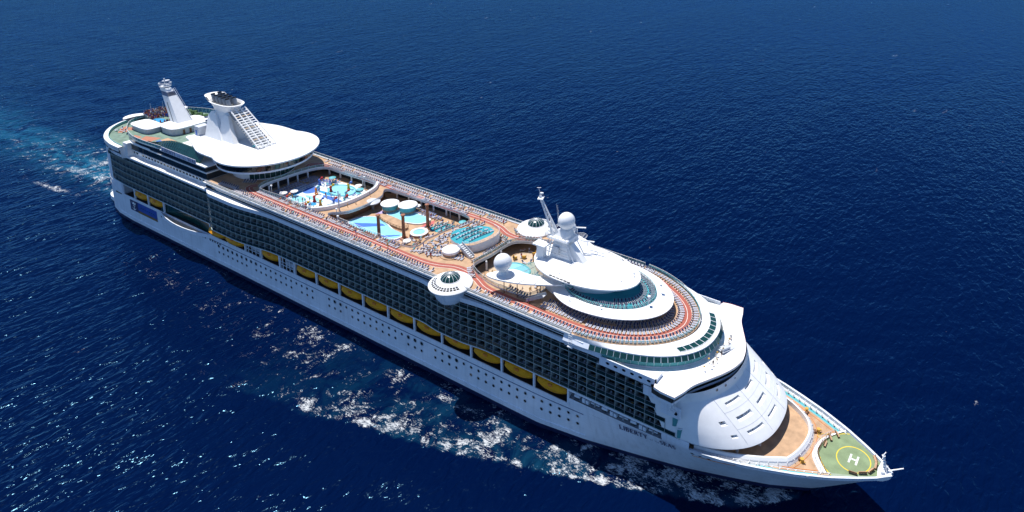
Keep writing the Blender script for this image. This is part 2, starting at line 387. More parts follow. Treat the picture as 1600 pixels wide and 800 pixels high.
posts = [29.2, 38.2, 48.6, 60.2]+[92.3, 103.2, 113.8, 123.3, 133.9]+[142.2+11.505*i for i in range(11)]
pmesh = MB().box(-.28, .28, -.25, .3, 11.4, 16.68, 'hull_white').box(-.2, .2, .3, 4.4, 16.1, 16.66, 'hull_white').mesh('davit_post', 0)
for x in posts: o = link('davit_post', pmesh, bdeck); o.location = (x, -19.0, 0)
for x0, x1 in ((114.2, 123), (134.3, 142)):
    b = MB(); b.box(x0, x1, -18.9, -18.7, 13.1, 13.25, 'hull_white'); b.box(x0, x1, -18.9, -18.7, 14.3, 14.4, 'hull_white')
    for k in range(4): xx = x0+(x1-x0)*(k+.5)/4; b.box(xx-.1, xx+.1, -18.9, -18.7, 11.4, 16.68, 'hull_white')
    b.obox(((x0+x1)/2, -17, 13.4), (5, 1.6, 1.6), 0, 'grey_white'); b.tube((x0+1, -17.5, 14.6), (x1-1, -16.5, 14.9), .5, 'grey_white'); b.obj('liferaft_frame', bdeck, 0)
# equipment seen through the forward openings
for i in range(9):
    x = 259.5+i*2.9; b = MB()
    if i % 3 == 0: b.tube((x-.8, -18, 14.4), (x+.9, -18, 14.5), .45, 'hull_white'); b.box(x-.6, x+.6, -18.6, -17.4, 13.85, 14.1, 'dark_grey'); nm = 'winch_drum'
    elif i % 3 == 1: b.box(x-1, x-.1, -18.7, -17.4, 13.85, 15.1, 'hull_white'); b.box(x+.15, x+1, -18.7, -17.4, 13.85, 14.9, 'hull_white'); nm = 'equipment_locker'
    else: b.obox((x, -18.1, 14.6), (2.4, .5, .3), .3, 'hull_white', .25); b.box(x-.2, x+.2, -18.5, -17.8, 13.85, 15.3, 'grey'); nm = 'davit_arm'
    b.obj(nm, bdeck, 0)
# boat gallery platform (bulging terrace with glass) between the aft boats and the corner
b = MB()
arc = [(x, -(19.3+2.7*math.sin(PI*(x-57.5)/34.5)**.8)) for x in np.linspace(57.5, 92, 24)]
b.slab(arc+[(92, -18), (57.5, -18)], 10.6, 11.3, 'teak_pale', 'hull_white')
b.loft([[(x, y, 11.3) for x, y in arc], [(x, y-.02, 12.0) for x, y in arc], [(x, y+.3, 12.0) for x, y in arc], [(x, y+.3, 11.3) for x, y in arc]], 'hull_white')
plat = b.obj('promenade_bay', ship); tag(plat, 'rounded terrace with pale deck bulging from the side')
ga = [(x, -18.9+1.6*math.sin(PI*(x-57.5)/34.5)) for x, y in arc]
panes(ga, 11.4, 16.5, 1.6, 'green_glass', plat, .08, 0, -.4)

# ------------------------------------------------------------------ cabins with balconies
ROWZ = [16.7, 19.55, 22.4, 25.2, 28.0]; ROWH = [2.85, 2.85, 2.8, 2.8, 2.0]; ROWEND = [289.6, 288.2, 285.6, 280.6, 267.4]
cb = MB()
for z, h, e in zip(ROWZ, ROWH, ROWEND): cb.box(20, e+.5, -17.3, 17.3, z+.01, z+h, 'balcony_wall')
for s in (1,):
    for z, h, e in zip(ROWZ, ROWH, ROWEND):
        cb.loft([[(x, halfB(min(x, 230), 12), z) for x in np.linspace(20, e, 60)], [(x, halfB(min(x, 230), 12), z+h) for x in np.linspace(20, e, 60)]], 'grey_white')
xs_ = np.r_[np.linspace(20, 92, 20), np.linspace(92.5, 135, 30), np.linspace(138, 290.5, 60)]
ylow = lambda x: -min(ybump(x), halfB(x, 15)+.0) if x < 30 else -ybump(x)
out = [(x, ylow(x)-.05) for x in xs_]+[(290.5, 19.2)]+[(x, -ylow(x)) for x in reversed(xs_) if x < 290]
cb.slab(out, 16.55, 16.72, 'balcony_slab', 'hull_white')
cabin = cb.obj('cabin_block', ship, 0); tag(cabin, 'five storey block of dark glazed balconies along the side')
cellw = 2.9
def cell_mesh(h, v):
    b = MB(); w = cellw
    b.box(0, w, 0, 2.0, 0, .2, 'balcony_slab')
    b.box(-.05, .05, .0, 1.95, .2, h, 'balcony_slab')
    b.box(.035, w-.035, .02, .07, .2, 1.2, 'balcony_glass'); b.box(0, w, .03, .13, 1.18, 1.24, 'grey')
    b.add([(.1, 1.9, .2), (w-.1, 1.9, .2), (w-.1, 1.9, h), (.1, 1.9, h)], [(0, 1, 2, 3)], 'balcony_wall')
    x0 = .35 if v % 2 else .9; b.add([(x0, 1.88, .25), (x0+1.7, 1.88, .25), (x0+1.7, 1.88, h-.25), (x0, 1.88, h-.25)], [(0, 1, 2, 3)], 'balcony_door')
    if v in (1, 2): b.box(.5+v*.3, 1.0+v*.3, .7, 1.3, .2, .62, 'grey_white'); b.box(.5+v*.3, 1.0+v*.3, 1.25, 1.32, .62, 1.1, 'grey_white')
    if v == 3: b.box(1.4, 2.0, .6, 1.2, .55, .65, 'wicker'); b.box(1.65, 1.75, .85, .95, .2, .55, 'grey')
    return b
cells = []
for r, (z, h, e) in enumerate(zip(ROWZ, ROWH, ROWEND)):
    x = 20.2
    while x+cellw <= e+.3:
        y0, y1 = -ylow(x), -ylow(x+cellw)
        if r == 4 and x < 92: y0 = y1 = 18.9
        cells.append((r, x, y0, y1)); x += cellw*math.cos(math.atan2(y1-y0, cellw))
cells.sort(key=lambda c: (Vector((c[1], -c[2], ROWZ[c[0]]))-CAM).length)
cmesh = {(hh, v): cell_mesh(hh, v) for hh in (2.85, 2.8, 2.0) for v in range(4)}
cme = {k: m.mesh('balcony', 0) for k, m in cmesh.items()}
rest = MB()
for i, (r, x, y0, y1) in enumerate(cells):
    k = (ROWH[r], random.randrange(4)); a = -math.atan2(y1-y0, cellw)
    if i < 300:
        o = link('balcony', cme[k], cabin); o.location = (x, -y0, ROWZ[r]); o.rotation_euler = (0, 0, a)
    else:
        M = Matrix.Translation((x, -y0, ROWZ[r])) @ Matrix.Rotation(a, 4, 'Z'); src = cmesh[k]
        vs = [M @ Vector(v) for v in src.v]
        for mi_, mn in enumerate(src.mats):
            pass
        base = len(rest.v); rest.v += [tuple(v) for v in vs]
        for f, mm in zip(src.f, src.m): rest.f.append(tuple(base+q for q in f)); rest.m.append(rest.mi(src.mats[mm]))
o = rest.obj('balcony_rows', cabin, 0); tag(o, 'far rows of dark glazed balconies towards the stern', kind='stuff')
# rounded teal screens where the rows end
for r, (z, h, e) in enumerate(zip(ROWZ, ROWH, ROWEND)):
    b = MB(); pts = [(e+.2+1.5*math.sin(t), -17.3-1.95*math.cos(t)) for t in np.linspace(0, PI/2, 9)]
    b.loft([[(x, y, z+.1) for x, y in pts], [(x, y, z+h-.05) for x, y in pts]], 'teal_glass')
    b.slab(pts+[(e+.2, -17.3)], z-.02, z+.18, 'white'); b.loft([[(x, y-.02, z+h-.3) for x, y in pts], [(x, y-.02, z+h) for x, y in pts]], 'hull_white'); b.obj('balcony_end_screen', cabin)

# white fascia and ledge above the balconies
b = MB()
xa = [x for x in xs_ if 92 <= x <= 268]
oa = [(x, -ybump(x)-.12) for x in xa]
b.slab(oa+[(268, -17), (92, -17)], 30.0, 31.35, 'roof_white', 'hull_white')
b.slab([(x, -y) for x, y in oa]+[(268, 17), (92, 17)], 30.0, 31.35, 'roof_white', 'hull_white')
b.box(36, 92.4, -19.45, -16.8, 29.9, 30.6, 'roof_white'); b.box(36, 92.4, 16.8, 19.45, 29.9, 30.6, 'roof_white')
b.box(20, 92, -18.9, 18.9, 29.75, 29.9, 'roof_white')
fas = b.obj('side_fascia', ship, 0); tag(fas, 'white ledge running above the balconies')
# upper side glazing under the sun deck
g = MB()
for s in (-1, 1):
    g.box(92, 264, min(s*17.9, s*18.1), max(s*17.9, s*18.1), 31.0, 33.3, 'interior_shade')
    g.box(92, 264, min(s*18.9, s*19.05), max(s*18.9, s*19.05), 31.3, 31.5, 'grey_white')
gl = g.obj('upper_window_band', ship, 0); tag(gl, 'band of dark windows below the sun deck edge')
panes([(108, -19.0), (264, -19.0)], 31.4, 33.3, 3.0, 'dark_glass', gl)
panes([(92.5, -19.0), (98, -19.0)], 31.4, 33.3, 2.75, 'dark_glass', gl); panes([(98, -19.0), (108, -19.0)], 31.4, 33.3, 10, 'blue_glass', gl, name='blue_screen_pane')
b = MB(); b.tube((100, -19.55, 32.55), (262, -19.55, 32.55), .09, 'white')
for x in np.arange(100, 262.1, 6): b.tube((x, -19.05, 32.55), (x, -19.55, 32.55), .05, 'white')
b.obj('side_rail', gl, 0)

# ------------------------------------------------------------------ sun deck (upper) with openings, pool deck below
Z12, Z11 = 33.6, 30.2
h2o = smooth_poly([(114.2, -12.2), (112.8, 0), (116, 12.4), (126, 13.8), (143, 14.2), (147.6, 12), (149.4, 7), (149.6, -1), (147.2, -8.5), (143.6, -12.6), (130, -12.6)], 5)
mid = smooth_poly([(151.6, -11.6), (155.2, -6), (156, 1), (155, 8), (152.4, 13), (168, 13.8), (188, 14), (193.2, 12.4), (193.6, 8), (192.4, 3), (191.4, -4), (190.4, -11.6), (170, -12.4)], 5)
sol = smooth_poly([(214.4, -8.5), (214.8, -1), (215.3, 8.5), (221, 12.2), (228, 14.6), (238, 14.6), (240, 10), (240, -9), (238, -12.6), (229, -13.6), (221, -12.4)], 5)
rail_n = nose(258, 26.8, 19.3, 1.85)
o12 = [(92, -19.3)]+rail_n+[(92, 19.3)]
d = MB(); d.slab(o12, 33.25, Z12, 'teak', 'white', [h2o, mid, sol])
for hole in (h2o, mid, sol):
    d.loft([[(x, y, 33.0) for x, y in hole], [(x, y, 34.1) for x, y in hole]], 'white', True)
deck12 = d.obj('sun_deck', ship, 20); tag(deck12, 'tan upper sun deck with three large openings')
# edge lip and windscreen
for s in (-1, 1):
    b = MB(); b.box(92, 258, min(s*19.3, s*19.75), max(s*19.3, s*19.75), 33.2, 33.75, 'white'); b.box(92, 258, min(s*18.75, s*19.1), max(s*18.75, s*19.1), 33.62, 33.9, 'grey_white'); b.obj('deck_edge_lip', ship, 0)
    railing([(94, s*19.5), (258, s*19.5)], 33.7, deck12, 1.15, 3.0, 'windscreen', 'rail_glass', .06)
for hole in (h2o, sol): railing(hole+hole[:1], 34.1, deck12, 1.0, 2.6, 'opening_rail', 'rail_glass', .05, 'grey_white')
railing([p for p in mid if abs(p[1]) > 11 or p[0] < 160][:0]+[(158, -12.4), (189, -12.4)], 34.1, deck12, 1.0, 2.6, 'opening_rail', None, .05); railing([(156, 13.6), (190, 14.0)], 34.1, deck12, 1.0, 2.6, 'opening_rail')
# red jogging track
def ribbon(path, w, z, m, name, parent):
    P = np.array(resample(path, 1.5)); T = np.gradient(P, axis=0); T /= np.hypot(*T.T)[:, None]; N = np.c_[T[:, 1], -T[:, 0]]
    return MB().loft([[(x, y, z) for x, y in P+N*w/2], [(x, y, z) for x, y in P-N*w/2]], m).obj(name, parent, 0)
trn = [(110.5, -10.5), (109.6, -12.6), (112, -14.2), (119, -15.0), (142, -15.2), (180, -14.9), (198, -15.0), (205, -14.0), (210.5, -11.9), (216, -12.0), (220.5, -13.3), (225, -15.2), (231, -15.8), (243, -15.9), (256, -15.9), (264, -15.0), (272, -12.0), (278.5, -6.8), (281.2, 0)]
trk = smooth_poly(trn+[(x, -y) for x, y in reversed(trn[:-1])], 6, False)
t_ = ribbon(trk, 2.3, Z12+.006, 'track_red', 'jogging_track', deck12); tag(t_, 'red jogging track looping the sun deck')
ribbon(trk, .16, Z12+.012, 'line_white', 'track_line', t_)
ribbon(offset(trk, 1.25), .12, Z12+.012, 'line_white', 'track_line', t_)

p = MB(); p.box(92, 256, -17.9, 17.9, 29.9, Z11, 'teak'); pdeck = p.obj('pool_deck', ship, 0); tag(pdeck, 'lower pool deck of tan planking')
b = MB()
for x0, x1 in ((111, 150), (154, 194), (214, 240)):
    for s_ in (-1, 1): b.box(x0, x1, s_*16.4-.1, s_*16.4+.1, Z11, 33.2, 'interior_shade')
b.box(110.8, 111, -14, 14, Z11, 33.2, 'interior_shade'); b.box(211.8, 212, -14, 14, Z11, 33.2, 'interior_shade')
b.obj('gallery_wall', pdeck, 0)  # back walls coloured near black for the shade under the sun deck
# posts along the openings
pst = MB().box(-.22, .22, -.22, .22, Z11, 33.25, 'white').mesh('deck_post', 0)
for x in list(np.arange(117, 147, 6.5))+list(np.arange(155, 192, 6.2))+list(np.arange(220, 238, 6)):
    for y in (15.0, -14.2):
        o = link('deck_post', pst, pdeck); o.location = (x, y, 0)
for x, y in ((215.2, 3), (217, -10.5), (215.4, -4)): o = link('deck_post', pst, pdeck); o.location = (x, y, 0)
for x, y in ((113, 4), (113, 0), (113, -4), (113.5, 8), (113.6, -8)): o = link('deck_post', pst, pdeck); o.location = (x, y, 0)
# H2O splash area
b = MB(); b.slab(smooth_poly([(117, -9), (121, -11.4), (140, -11.6), (146, -9), (148.4, 0), (146.6, 9), (141, 12.6), (126, 12.4), (120, 8), (117.4, 0)], 5), Z11, Z11+.12, 'splash_white'); spl = b.obj('splash_floor', pdeck, 0)
def pool(pts, name, parent, m='pool_water', rim='white', z=Z11+.13, h=.3, w=.45):
    cx = sum(q[0] for q in pts)/len(pts); cy = sum(q[1] for q in pts)/len(pts)
    b = MB(); o2 = [(cx+(x-cx)*1.0+w*(x-cx)/max(math.hypot(x-cx, y-cy), .1), cy+(y-cy)+w*(y-cy)/max(math.hypot(x-cx, y-cy), .1)) for x, y in pts]
    b.slab(o2, z-.1, z+h, rim, holes=[pts]); b.flat(pts, z+h*.55, m); return b.obj(name, parent, 0)
pool(ell(133.5, 7.8, 5.6, 3.9, 28), 'splash_pool', pdeck, 'pool_water', 'teal_deck')
pool(ell(127, -6.0, 3.6, 2.4, 24), 'splash_pool', pdeck, 'pool_water', 'white'); 
def patch(pts, m, name, parent, z): return MB().flat(pts, z, m).obj(name, parent, 0)
for cx, cy, a, bb, m in ((137, 1.5, 6, 1.1, 'mosaic_blue'), (131, -2, 5, 1.0, 'pool_water'), (141, -6, 3.5, 2.2, 'mosaic_lilac'), (124, 2, 2.6, 3.2, 'mosaic_blue'), (136, -8.5, 4, 1.0, 'pool_deep'), (143, 4, 1.4, 3.4, 'pool_water'), (126, 9.5, 3, 1.6, 'teal_deck'), (146, -2, .8, 4, 'mosaic_blue'), (130.5, 3.2, 4.2, .8, 'pool_deep'), (139, 9.8, 2.6, 1.0, 'teal_deck'), (121.5, -4, 1.6, 3.6, 'pool_deep'), (134, -5, 1.8, 1.2, 'pool_deep'), (143.5, 8.5, 1.2, 1.6, 'mosaic_blue')):
    patch(ell(cx, cy, a, bb, 20), m, 'floor_patch', spl, Z11+.125+.002*random.random())
# colourful water toys
toycols = ['cloth_red', 'cloth_yellow', 'boat_orange', 'mosaic_blue', 'teal_deck', 'cloth_red']
for i, (x, y) in enumerate(((133, -3.4), (137.5, -4.2), (128, 1), (141, -1.4), (139.5, 5), (131, 5), (125, -8.5), (134.5, 10), (144, -7), (122.5, 6.5), (142.8, 1.8), (136, -9))):
    b = MB(); m = toycols[i % 6]; m2 = toycols[(i+2) % 6]
    b.lathe([(.7, Z11+.12), (.5, Z11+.6), (.35, Z11+1.6), (.55, Z11+2.0), (.3, Z11+2.5), (0, Z11+2.6)], (x, y, 0), m, 10); b.tube((x, y, Z11+2.2), (x+.9, y+.4, Z11+2.9), .22, m2); b.lathe([(0, .5), (.4, .3), (.5, 0), (.4, -.3), (0, -.5)], (x+1, y+.45, Z11+3.1), m2, 8); b.obj('water_toy', pdeck)
# curved bar front under the bridge walkway between the two openings
arcw = smooth_poly([(150.3, 13), (153, 8.2), (154, 1), (153.2, -6), (150, -11.5)], 5, False)
b = MB(); b.loft([[(x, y, Z11) for x, y in offset(arcw, -.4)], [(x, y, 33.2) for x, y in offset(arcw, -.4)]], 'brown_wood'); stg = b.obj('stage_wall', pdeck, 0)
Q = resample(arcw, 2.1)
for i, (a, c) in enumerate(zip(Q[:-1], Q[1:])):
    if i % 2 == 0: panes([a, c], Z11+.4, 32.4, 3, ['mosaic_blue', 'mosaic_red', 'boat_orange', 'dark_glass'][(i//2) % 4], stg, .3, 0, 0, 'stage_panel')
# white curved parapet of the splash area
b = MB(); ra = smooth_poly([(146.5, 14.2), (149.2, 10.5), (150.6, 4), (150.5, -3), (148.4, -9), (144.8, -13.0)], 6, False)
b.loft([[(x, y, 33.4) for x, y in ra], [(x, y, 35.0) for x, y in ra], [(x, y, 35.0) for x, y in offset(ra, .9)], [(x, y, 33.4) for x, y in offset(ra, .9)]], 'white'); b.obj('curved_parapet', deck12)
# main pools
pool(smooth_poly([(157, -7.6), (156.6, -3), (161, .2), (167, -.8), (172, -2.4), (178.2, -3.2), (177, -7.4), (168, -8.4)], 5), 'swimming_pool', pdeck)
pool(smooth_poly([(161, 5.4), (165, 9.2), (172, 9.8), (177.4, 9.4), (177, 5.4), (172, 3.4), (166, 2.8)], 5), 'swimming_pool', pdeck)
isl = MB().slab(smooth_poly([(161.4, 1.2), (163.5, 3.2), (172, 2.8), (176, 1), (174.5, -1.2), (166, -.6)], 5), Z11, Z11+.75, 'teak', 'teak').obj('pool_island', pdeck, 20)
railing(smooth_poly([(161.4, 1.0), (166, -.9), (174.7, -1.5), (176.3, .9)], 5, False), Z11+.75, isl, .9, 1.5, 'island_rail', None, .05, 'brown_wood')
for pts, m in (([(155.6, -5), (158.6, -8.8), (157.4, -9.4), (154.6, -5.6)], 'mosaic_blue'), ([(155.6, -3.8), (157, -1.2), (156.2, -.6), (154.4, -3.6)], 'mosaic_red'), ([(158.4, 2), (161, 4.6), (163.6, 8.6), (162, 9.2), (158.4, 5.6)], 'mosaic_lilac'), ([(178.6, 3.6), (181, 7.6), (179, 10.4), (178, 6.6)], 'mosaic_red'), ([(178.8, -7.8), (180, -3.4), (179.1, -3), (177.9, -8.2)], 'mosaic_lilac'), ([(170, -9.6), (178, -8.6), (177.8, -8), (169.6, -9.0)], 'mosaic_blue'), ([(181, 4.2), (183, 10.8), (191, 11.6), (190, 6.6), (186, 4.6)], 'teal_carpet'), ([(176, -11.6), (176.4, -9.6), (180.8, -9.4), (181, -11.6)], 'teal_carpet')):
    patch(pts, m, 'mosaic_patch', pdeck, Z11+.02+random.random()*.004)
for pts in ([(158, -6.5), (162, -7.6), (168.5, -2.0), (166.4, -1.6)], [(172, -7.8), (174.2, -7.9), (177.6, -4.2), (177.4, -3.6)]):
    patch(pts, 'mosaic_blue', 'pool_stripe', pdeck, Z11+.13+.3*.55+.012)
for x, y in ((173.4, -8.8), (180.0, -4.4), (180.9, 5.2)):
    b = MB(); b.lathe([(1.3, Z11), (1.3, Z11+.3), (.62, Z11+.5), (.55, Z11+2), (.5, 38.4), (.75, 38.6), (.75, 38.9), (0, 39.0)], (x, y, 0), 'copper', 12); b.obj('copper_column', pdeck)
for x, y, r, h in ((160.5, 7.0, 3.0, 2.9), (166.6, 9.6, 3.1, 2.9)):
    b = MB(); b.lathe([(r*.85, Z11), (r*.85, Z11+1.0)], (x, y, 0), 'teak_pale', 28); b.lathe([(r*.85, Z11+1.0), (r*.9, Z11+1.1), (r*.9, Z11+h-.3)], (x, y, 0), 'teal_deck', 28); b.lathe([(r*.9, Z11+h-.3), (r*1.06, Z11+h-.25), (r*1.06, Z11+h), (r*.9, Z11+h+.15), (0, Z11+h+.22)], (x, y, 0), 'roof_white', 28); b.obj('pool_bar_drum', pdeck)
def tub(x, y, r, z, par, rim='white', base='teak'):
    b = MB(); b.lathe([(r, z), (r, z+.75)], (x, y, 0), base, 28); b.lathe([(r, z+.75), (r*1.04, z+.85), (r*.7, z+.88), (r*.68, z+.6)], (x, y, 0), rim, 28); b.disc((x, y, z+.7), r*.7, 'pool_water', 28)
    return b.obj('whirlpool', par)
tub(181.8, .5, 2.8, Z11, pdeck)
# curved stairs up from the pool deck to the forward sun deck
b = MB()
for k in range(9):
    x0 = 187.4+k*.62; b.box(x0, x0+.64, -10.5, 3.4, Z11, Z11+.36*(k+1), 'teak_pale')
b.obj('deck_stairs', pdeck, 0)
# lamp masts
def lampmast(x, y, z, h, par, name='lamp_mast'):
    b = MB(); b.tube((x, y, z), (x, y, z+h), .14, 'grey_white', .09); b.lathe([(0, .35), (.32, .2), (.4, 0), (.3, -.25), (0, -.35)], (x, y, z+h+.25), 'white', 10); return b.obj(name, par)
for x, y in ((119, -10.4), (127, -12), (153.5, -9.5), (158.2, -12.6), (170, 14.6), (182, 14.6), (140, 13)): lampmast(x, y, Z11, 5.2, pdeck)
b = MB(); b.tube((151.8, -7.2, Z11), (151.8, -7.2, 41), .3, 'grey_white', .16); b.obj('tall_mast', pdeck)
b = MB(); b.lathe([(2.6, 0), (2.7, .3), (1.2, .9), (0, 1.0)], (154.8, 4.2, 33.0), 'grey_white', 20, ); b.lathe([(2.3, -.6), (2.6, 0)], (154.8, 4.2, 33.0), 'dark_grey', 20); b.tube((154.8, 4.2, Z11), (154.8, 4.2, 32.8), .5, 'grey'); b.obj('stage_canopy', pdeck)

# teal lounge mound forward of the pool
mo = smooth_poly([(197.2, -.6), (195.4, 3.2), (198, 7.4), (203, 9.4), (209, 9.0), (211.4, 5.6), (210.6, .2), (208.4, -3.4), (203.6, -3.8), (200, -2.6)], 5)
zt = lambda x, y: 34.3+(x-195)*.13
b = MB(); b.flat(mo, zt, 'teal_carpet'); b.loft([[(x, y, Z12) for x, y in mo], [(x, y, zt(x, y)) for x, y in mo]], 'white', True)
mor = [(x, y) for x, y in mo if x > 206.5]; mound = b.obj('lounge_terrace', deck12, 20); tag(mound, 'raised teal terrace ringed with loungers')
bb_ = sorted(mor, key=lambda q: q[1]); b = MB(); b.loft([[(x, y, zt(x, y)+.02) for x, y in bb_], [(x-2.0, y*.92+.3, zt(x-2, y)+.02) for x, y in bb_]], 'teak'); b.obj('terrace_edge', mound, 0)
railing(bb_, 36.2, mound, .9, 1.6, 'terrace_rail', None)
b = MB(); x, y = 204.2, -7.4
b.lathe([(3.5, Z12), (3.5, Z12+.25), (2.6, Z12+.3), (2.5, Z12+1.0)], (x, y, 0), 'teak', 28); b.lathe([(2.5, Z12+1.0), (2.7, Z12+1.1), (2.7, Z12+1.8), (2.5, Z12+1.95), (0, Z12+2.0)], (x, y, 0), 'roof_white', 28); bar = b.obj('round_bar', deck12)
b = MB()
for k in range(8): b.obox((205.6+k*.75, -4.8-k*.12, Z12+2.4-k*.3), (.8, 1.5, .16), -.16, 'grey_white')
b.obox((208.3, -4.3, Z12+1.5), (6.4, .12, 1.1), -.16, 'grey_white', .38); b.obox((208, -5.9, Z12+1.5), (6.4, .12, 1.1), -.16, 'grey_white', .38); b.obj('terrace_stairs', deck12, 0)

# cantilevered whirlpool pods
def pod(s):
    x, y = 216.0, s*19.6
    b = MB(); b.lathe([(3.4, 29.2), (4.3, 30.6), (4.7, 32.0), (4.8, 33.0)], (x, y, 0), 'hull_white', 40)
    b.lathe([(0, 28.8), (3.4, 29.2)], (x, y, 0), 'hull_white', 40)
    b.lathe([(4.8, 33.0), (6.1, 33.6), (6.25, 34.1), (5.9, 34.45), (5.3, 34.65)], (x, y, 0), 'roof_white', 40)
    b.lathe([(4.05, 35.0), (3.4, 35.5), (3.1, 35.6), (3.0, 35.8), (2.8, 35.75)], (x, y, 0), 'roof_white', 40)
    for a0, a1 in (((.25, 2.85) if s > 0 else (.25+PI, 2.85+PI)),):
        oth = (a1, a0+2*PI)
        b.lathe([(5.3, 34.65), (4.05, 35.0)], (x, y, 0), 'roof_white', 30, *oth)
        b.lathe([(5.25, 34.0), (4.0, 34.3)], (x, y, 0), 'interior_shade', 30, a0, a1)
        for i in range(15):
            a = a0+(a1-a0)*i/14; b.obox((x+4.68*math.cos(a), y+4.68*math.sin(a), 34.83), (1.36, .18, .1), a, 'roof_white', .27)
        for rr, zz in ((4.68, 34.84),): b.lathe([(rr-.07, zz+.03), (rr+.07, zz)], (x, y, 0), 'roof_white', 30, a0, a1)
    o = b.obj('whirlpool_pod', ship); tag(o, 'round white cantilevered pod topped with a glass dome')
    bw = MB()
    for i in range(20):
        a = 2*PI*i/20; bw.obox((x+4.62*math.cos(a), y+4.62*math.sin(a), 32.5), (.06, 1.1, .7), a, 'teal_glass')
    bw.obj('pod_window_band', o, 0)
    n = 14
    for i in range(n):
        a0, a1 = 2*PI*i/n+.02, 2*PI*(i+1)/n-.02
        g = MB(); g.lathe([(2.8, 35.75), (2.5, 36.35), (1.8, 36.9), (.9, 37.2), (.25, 37.28)], (x, y, 0), 'green_glass', 3, a0, a1); g.obj('dome_pane', o)
    g = MB()
    for i in range(n):
        a = 2*PI*i/n; g.path([(x+r*math.cos(a), y+r*math.sin(a), z+.05) for r, z in ((2.8, 35.75), (2.5, 36.35), (1.8, 36.9), (.9, 37.2), (.2, 37.3))], .055, 'white', 5)
    g.lathe([(.4, 37.26), (.35, 37.42), (0, 37.46)], (x, y, 0), 'white', 12); g.obj('dome_ribs', o)
pod(-1); pod(1)

# ------------------------------------------------------------------ forward rounded house: roof ring, glazing, bridge
edge_n = nose(256, 34.3, 19.5, 2.2, 64)
rn = nose(258, 27.2, 19.5, 1.85, 64)
b = MB(); b.loft([[(x, y, 33.75) for x, y in rn], [(x, y, 33.0) for x, y in edge_n], [(x, y, 32.75) for x, y in edge_n]], 'roof_white'); froof = b.obj('forward_roof', ship, 30); tag(froof, 'white sloping roof ring around the forward sun deck')
railing([q for q in offset(rail_n, -.15) if q[0] > 259], Z12, deck12, 1.1, 1.6, 'bow_windscreen', 'rail_glass', .06, 'teal_deck')
railing([q for q in offset(rail_n, .2) if q[0] > 259 and q[1] > 0], Z12+.1, deck12, 1.1, 2.6, 'forward_rail')
# roof glazing on the front arc
fr = [(rn[i][0]*.52+edge_n[i][0]*.48, rn[i][1]*.52+edge_n[i][1]*.48) for i in range(65)]
frz = lambda t: 33.75-.75*t
b2 = [q for q in resample(edge_n, 1.9) ]
E2 = resample(edge_n, 1.0); R2 = resample(rn, len(E2) and (sum(math.dist(a, c) for a, c in zip(rn[:-1], rn[1:]))/(len(E2)-1)))
n2 = min(len(E2), len(R2)); E2, R2 = E2[:n2], R2[:n2]
def roofpane(i0, i1, t0, t1, m, name):
    def pt(i, t): e, r = np.array(E2[i]), np.array(R2[i]); q = r+(e-r)*t; return (q[0], q[1], frz(t)+.06)
    vs = [pt(i, t0) for i in range(i0, i1+1)]+[pt(i, t1) for i in range(i0, i1+1)]; k = i1-i0+1
    fs = [(j, j+1, k+j+1, k+j) for j in range(k-1)]
    vs2 = [(x, y, z-.05) for x, y, z in vs]; nv = len(vs)
    ring = list(range(k))+list(range(2*k-1, k-1, -1))
    MB().add(vs+vs2, fs+[(a, b_, b_+nv, a+nv) for a, b_ in zip(ring, ring[1:]+ring[:1])], m).obj(name, froof, 0)
mid_i = n2//2
E3 = [i for i in range(mid_i-12, mid_i+9, 2)]
for i in E3: roofpane(i, i+2 if i+2 < n2 else n2-1, .46, .79, 'green_glass', 'skylight_pane')
b = MB()
for t in (.45, .80):
    b.path([((np.array(R2[i])+(np.array(E2[i])-np.array(R2[i]))*t).tolist()+[frz(t)+.08]) for i in range(E3[0], E3[-1]+3)], .09, 'white', 5)
for i in E3+[E3[-1]+2]: b.path([((np.array(R2[i])+(np.array(E2[i])-np.array(R2[i]))*t).tolist()+[frz(t)+.09]) for t in (.45, .80)], .07, 'white', 5)
b.obj('skylight_frame', froof, 0)
front = [q for q in edge_n if q[0] > 263]
gz = MB(); gz.loft([[(x, y, 32.75) for x, y in offset(edge_n, .0)], [(x, y, 31.6) for x, y in offset(edge_n, .75)], [(x, y, 31.5) for x, y in offset(edge_n, .55)], [(x, y, 29.6) for x, y in offset(edge_n, -.2)]], 'hull_white'); glz = gz.obj('forward_glazing', ship, 0)
tag(glz, 'curved band of green glass below the forward roof')
panes([q for q in offset(edge_n, .04) if q[0] > 263], 31.66, 32.72, 1.7, 'green_glass', glz, .14, .72, .02)
panes([q for q in offset(edge_n, .03) if q[0] > 266], 29.9, 31.45, 2.0, 'teal_glass', glz, .08, -.1, .52)
# side bulwark with oval windows by the forward glass
b = MB(); b.box(267, 283.5, -19.4, -19.1, 28.0, 30.6, 'hull_white'); b.box(267, 283.5, -19.4, -16, 28.0, 28.2, 'white'); b.box(267, 283.3, 19.1, 19.4, 28, 30.6, 'hull_white'); b.box(283.2, 283.5, -19.4, -16, 26, 30.6, 'hull_white'); b.box(280, 288.5, -19.35, -19.05, 25.2, 28.2, 'hull_white'); b.box(285, 290.5, -19.33, -19.05, 22.2, 25.3, 'hull_white'); b.box(266, 286, -19.2, 19.2, 27.9, 28.1, 'white'); blw = b.obj('side_bulwark', ship, 0)
for i in range(6):
    x = 269.5+i*2.4; w = MB(); w.add([(x+.55*math.cos(t), -19.43, 29.5+.34*math.sin(t)) for t in np.linspace(0, 2*PI, 14, False)], [tuple(range(14))], 'dark_glass'); w.lathe([(.58, -.02), (.68, .02)], (0, 0, 0), 'white', 10) if False else None; w.obj('oval_window', blw, 0)
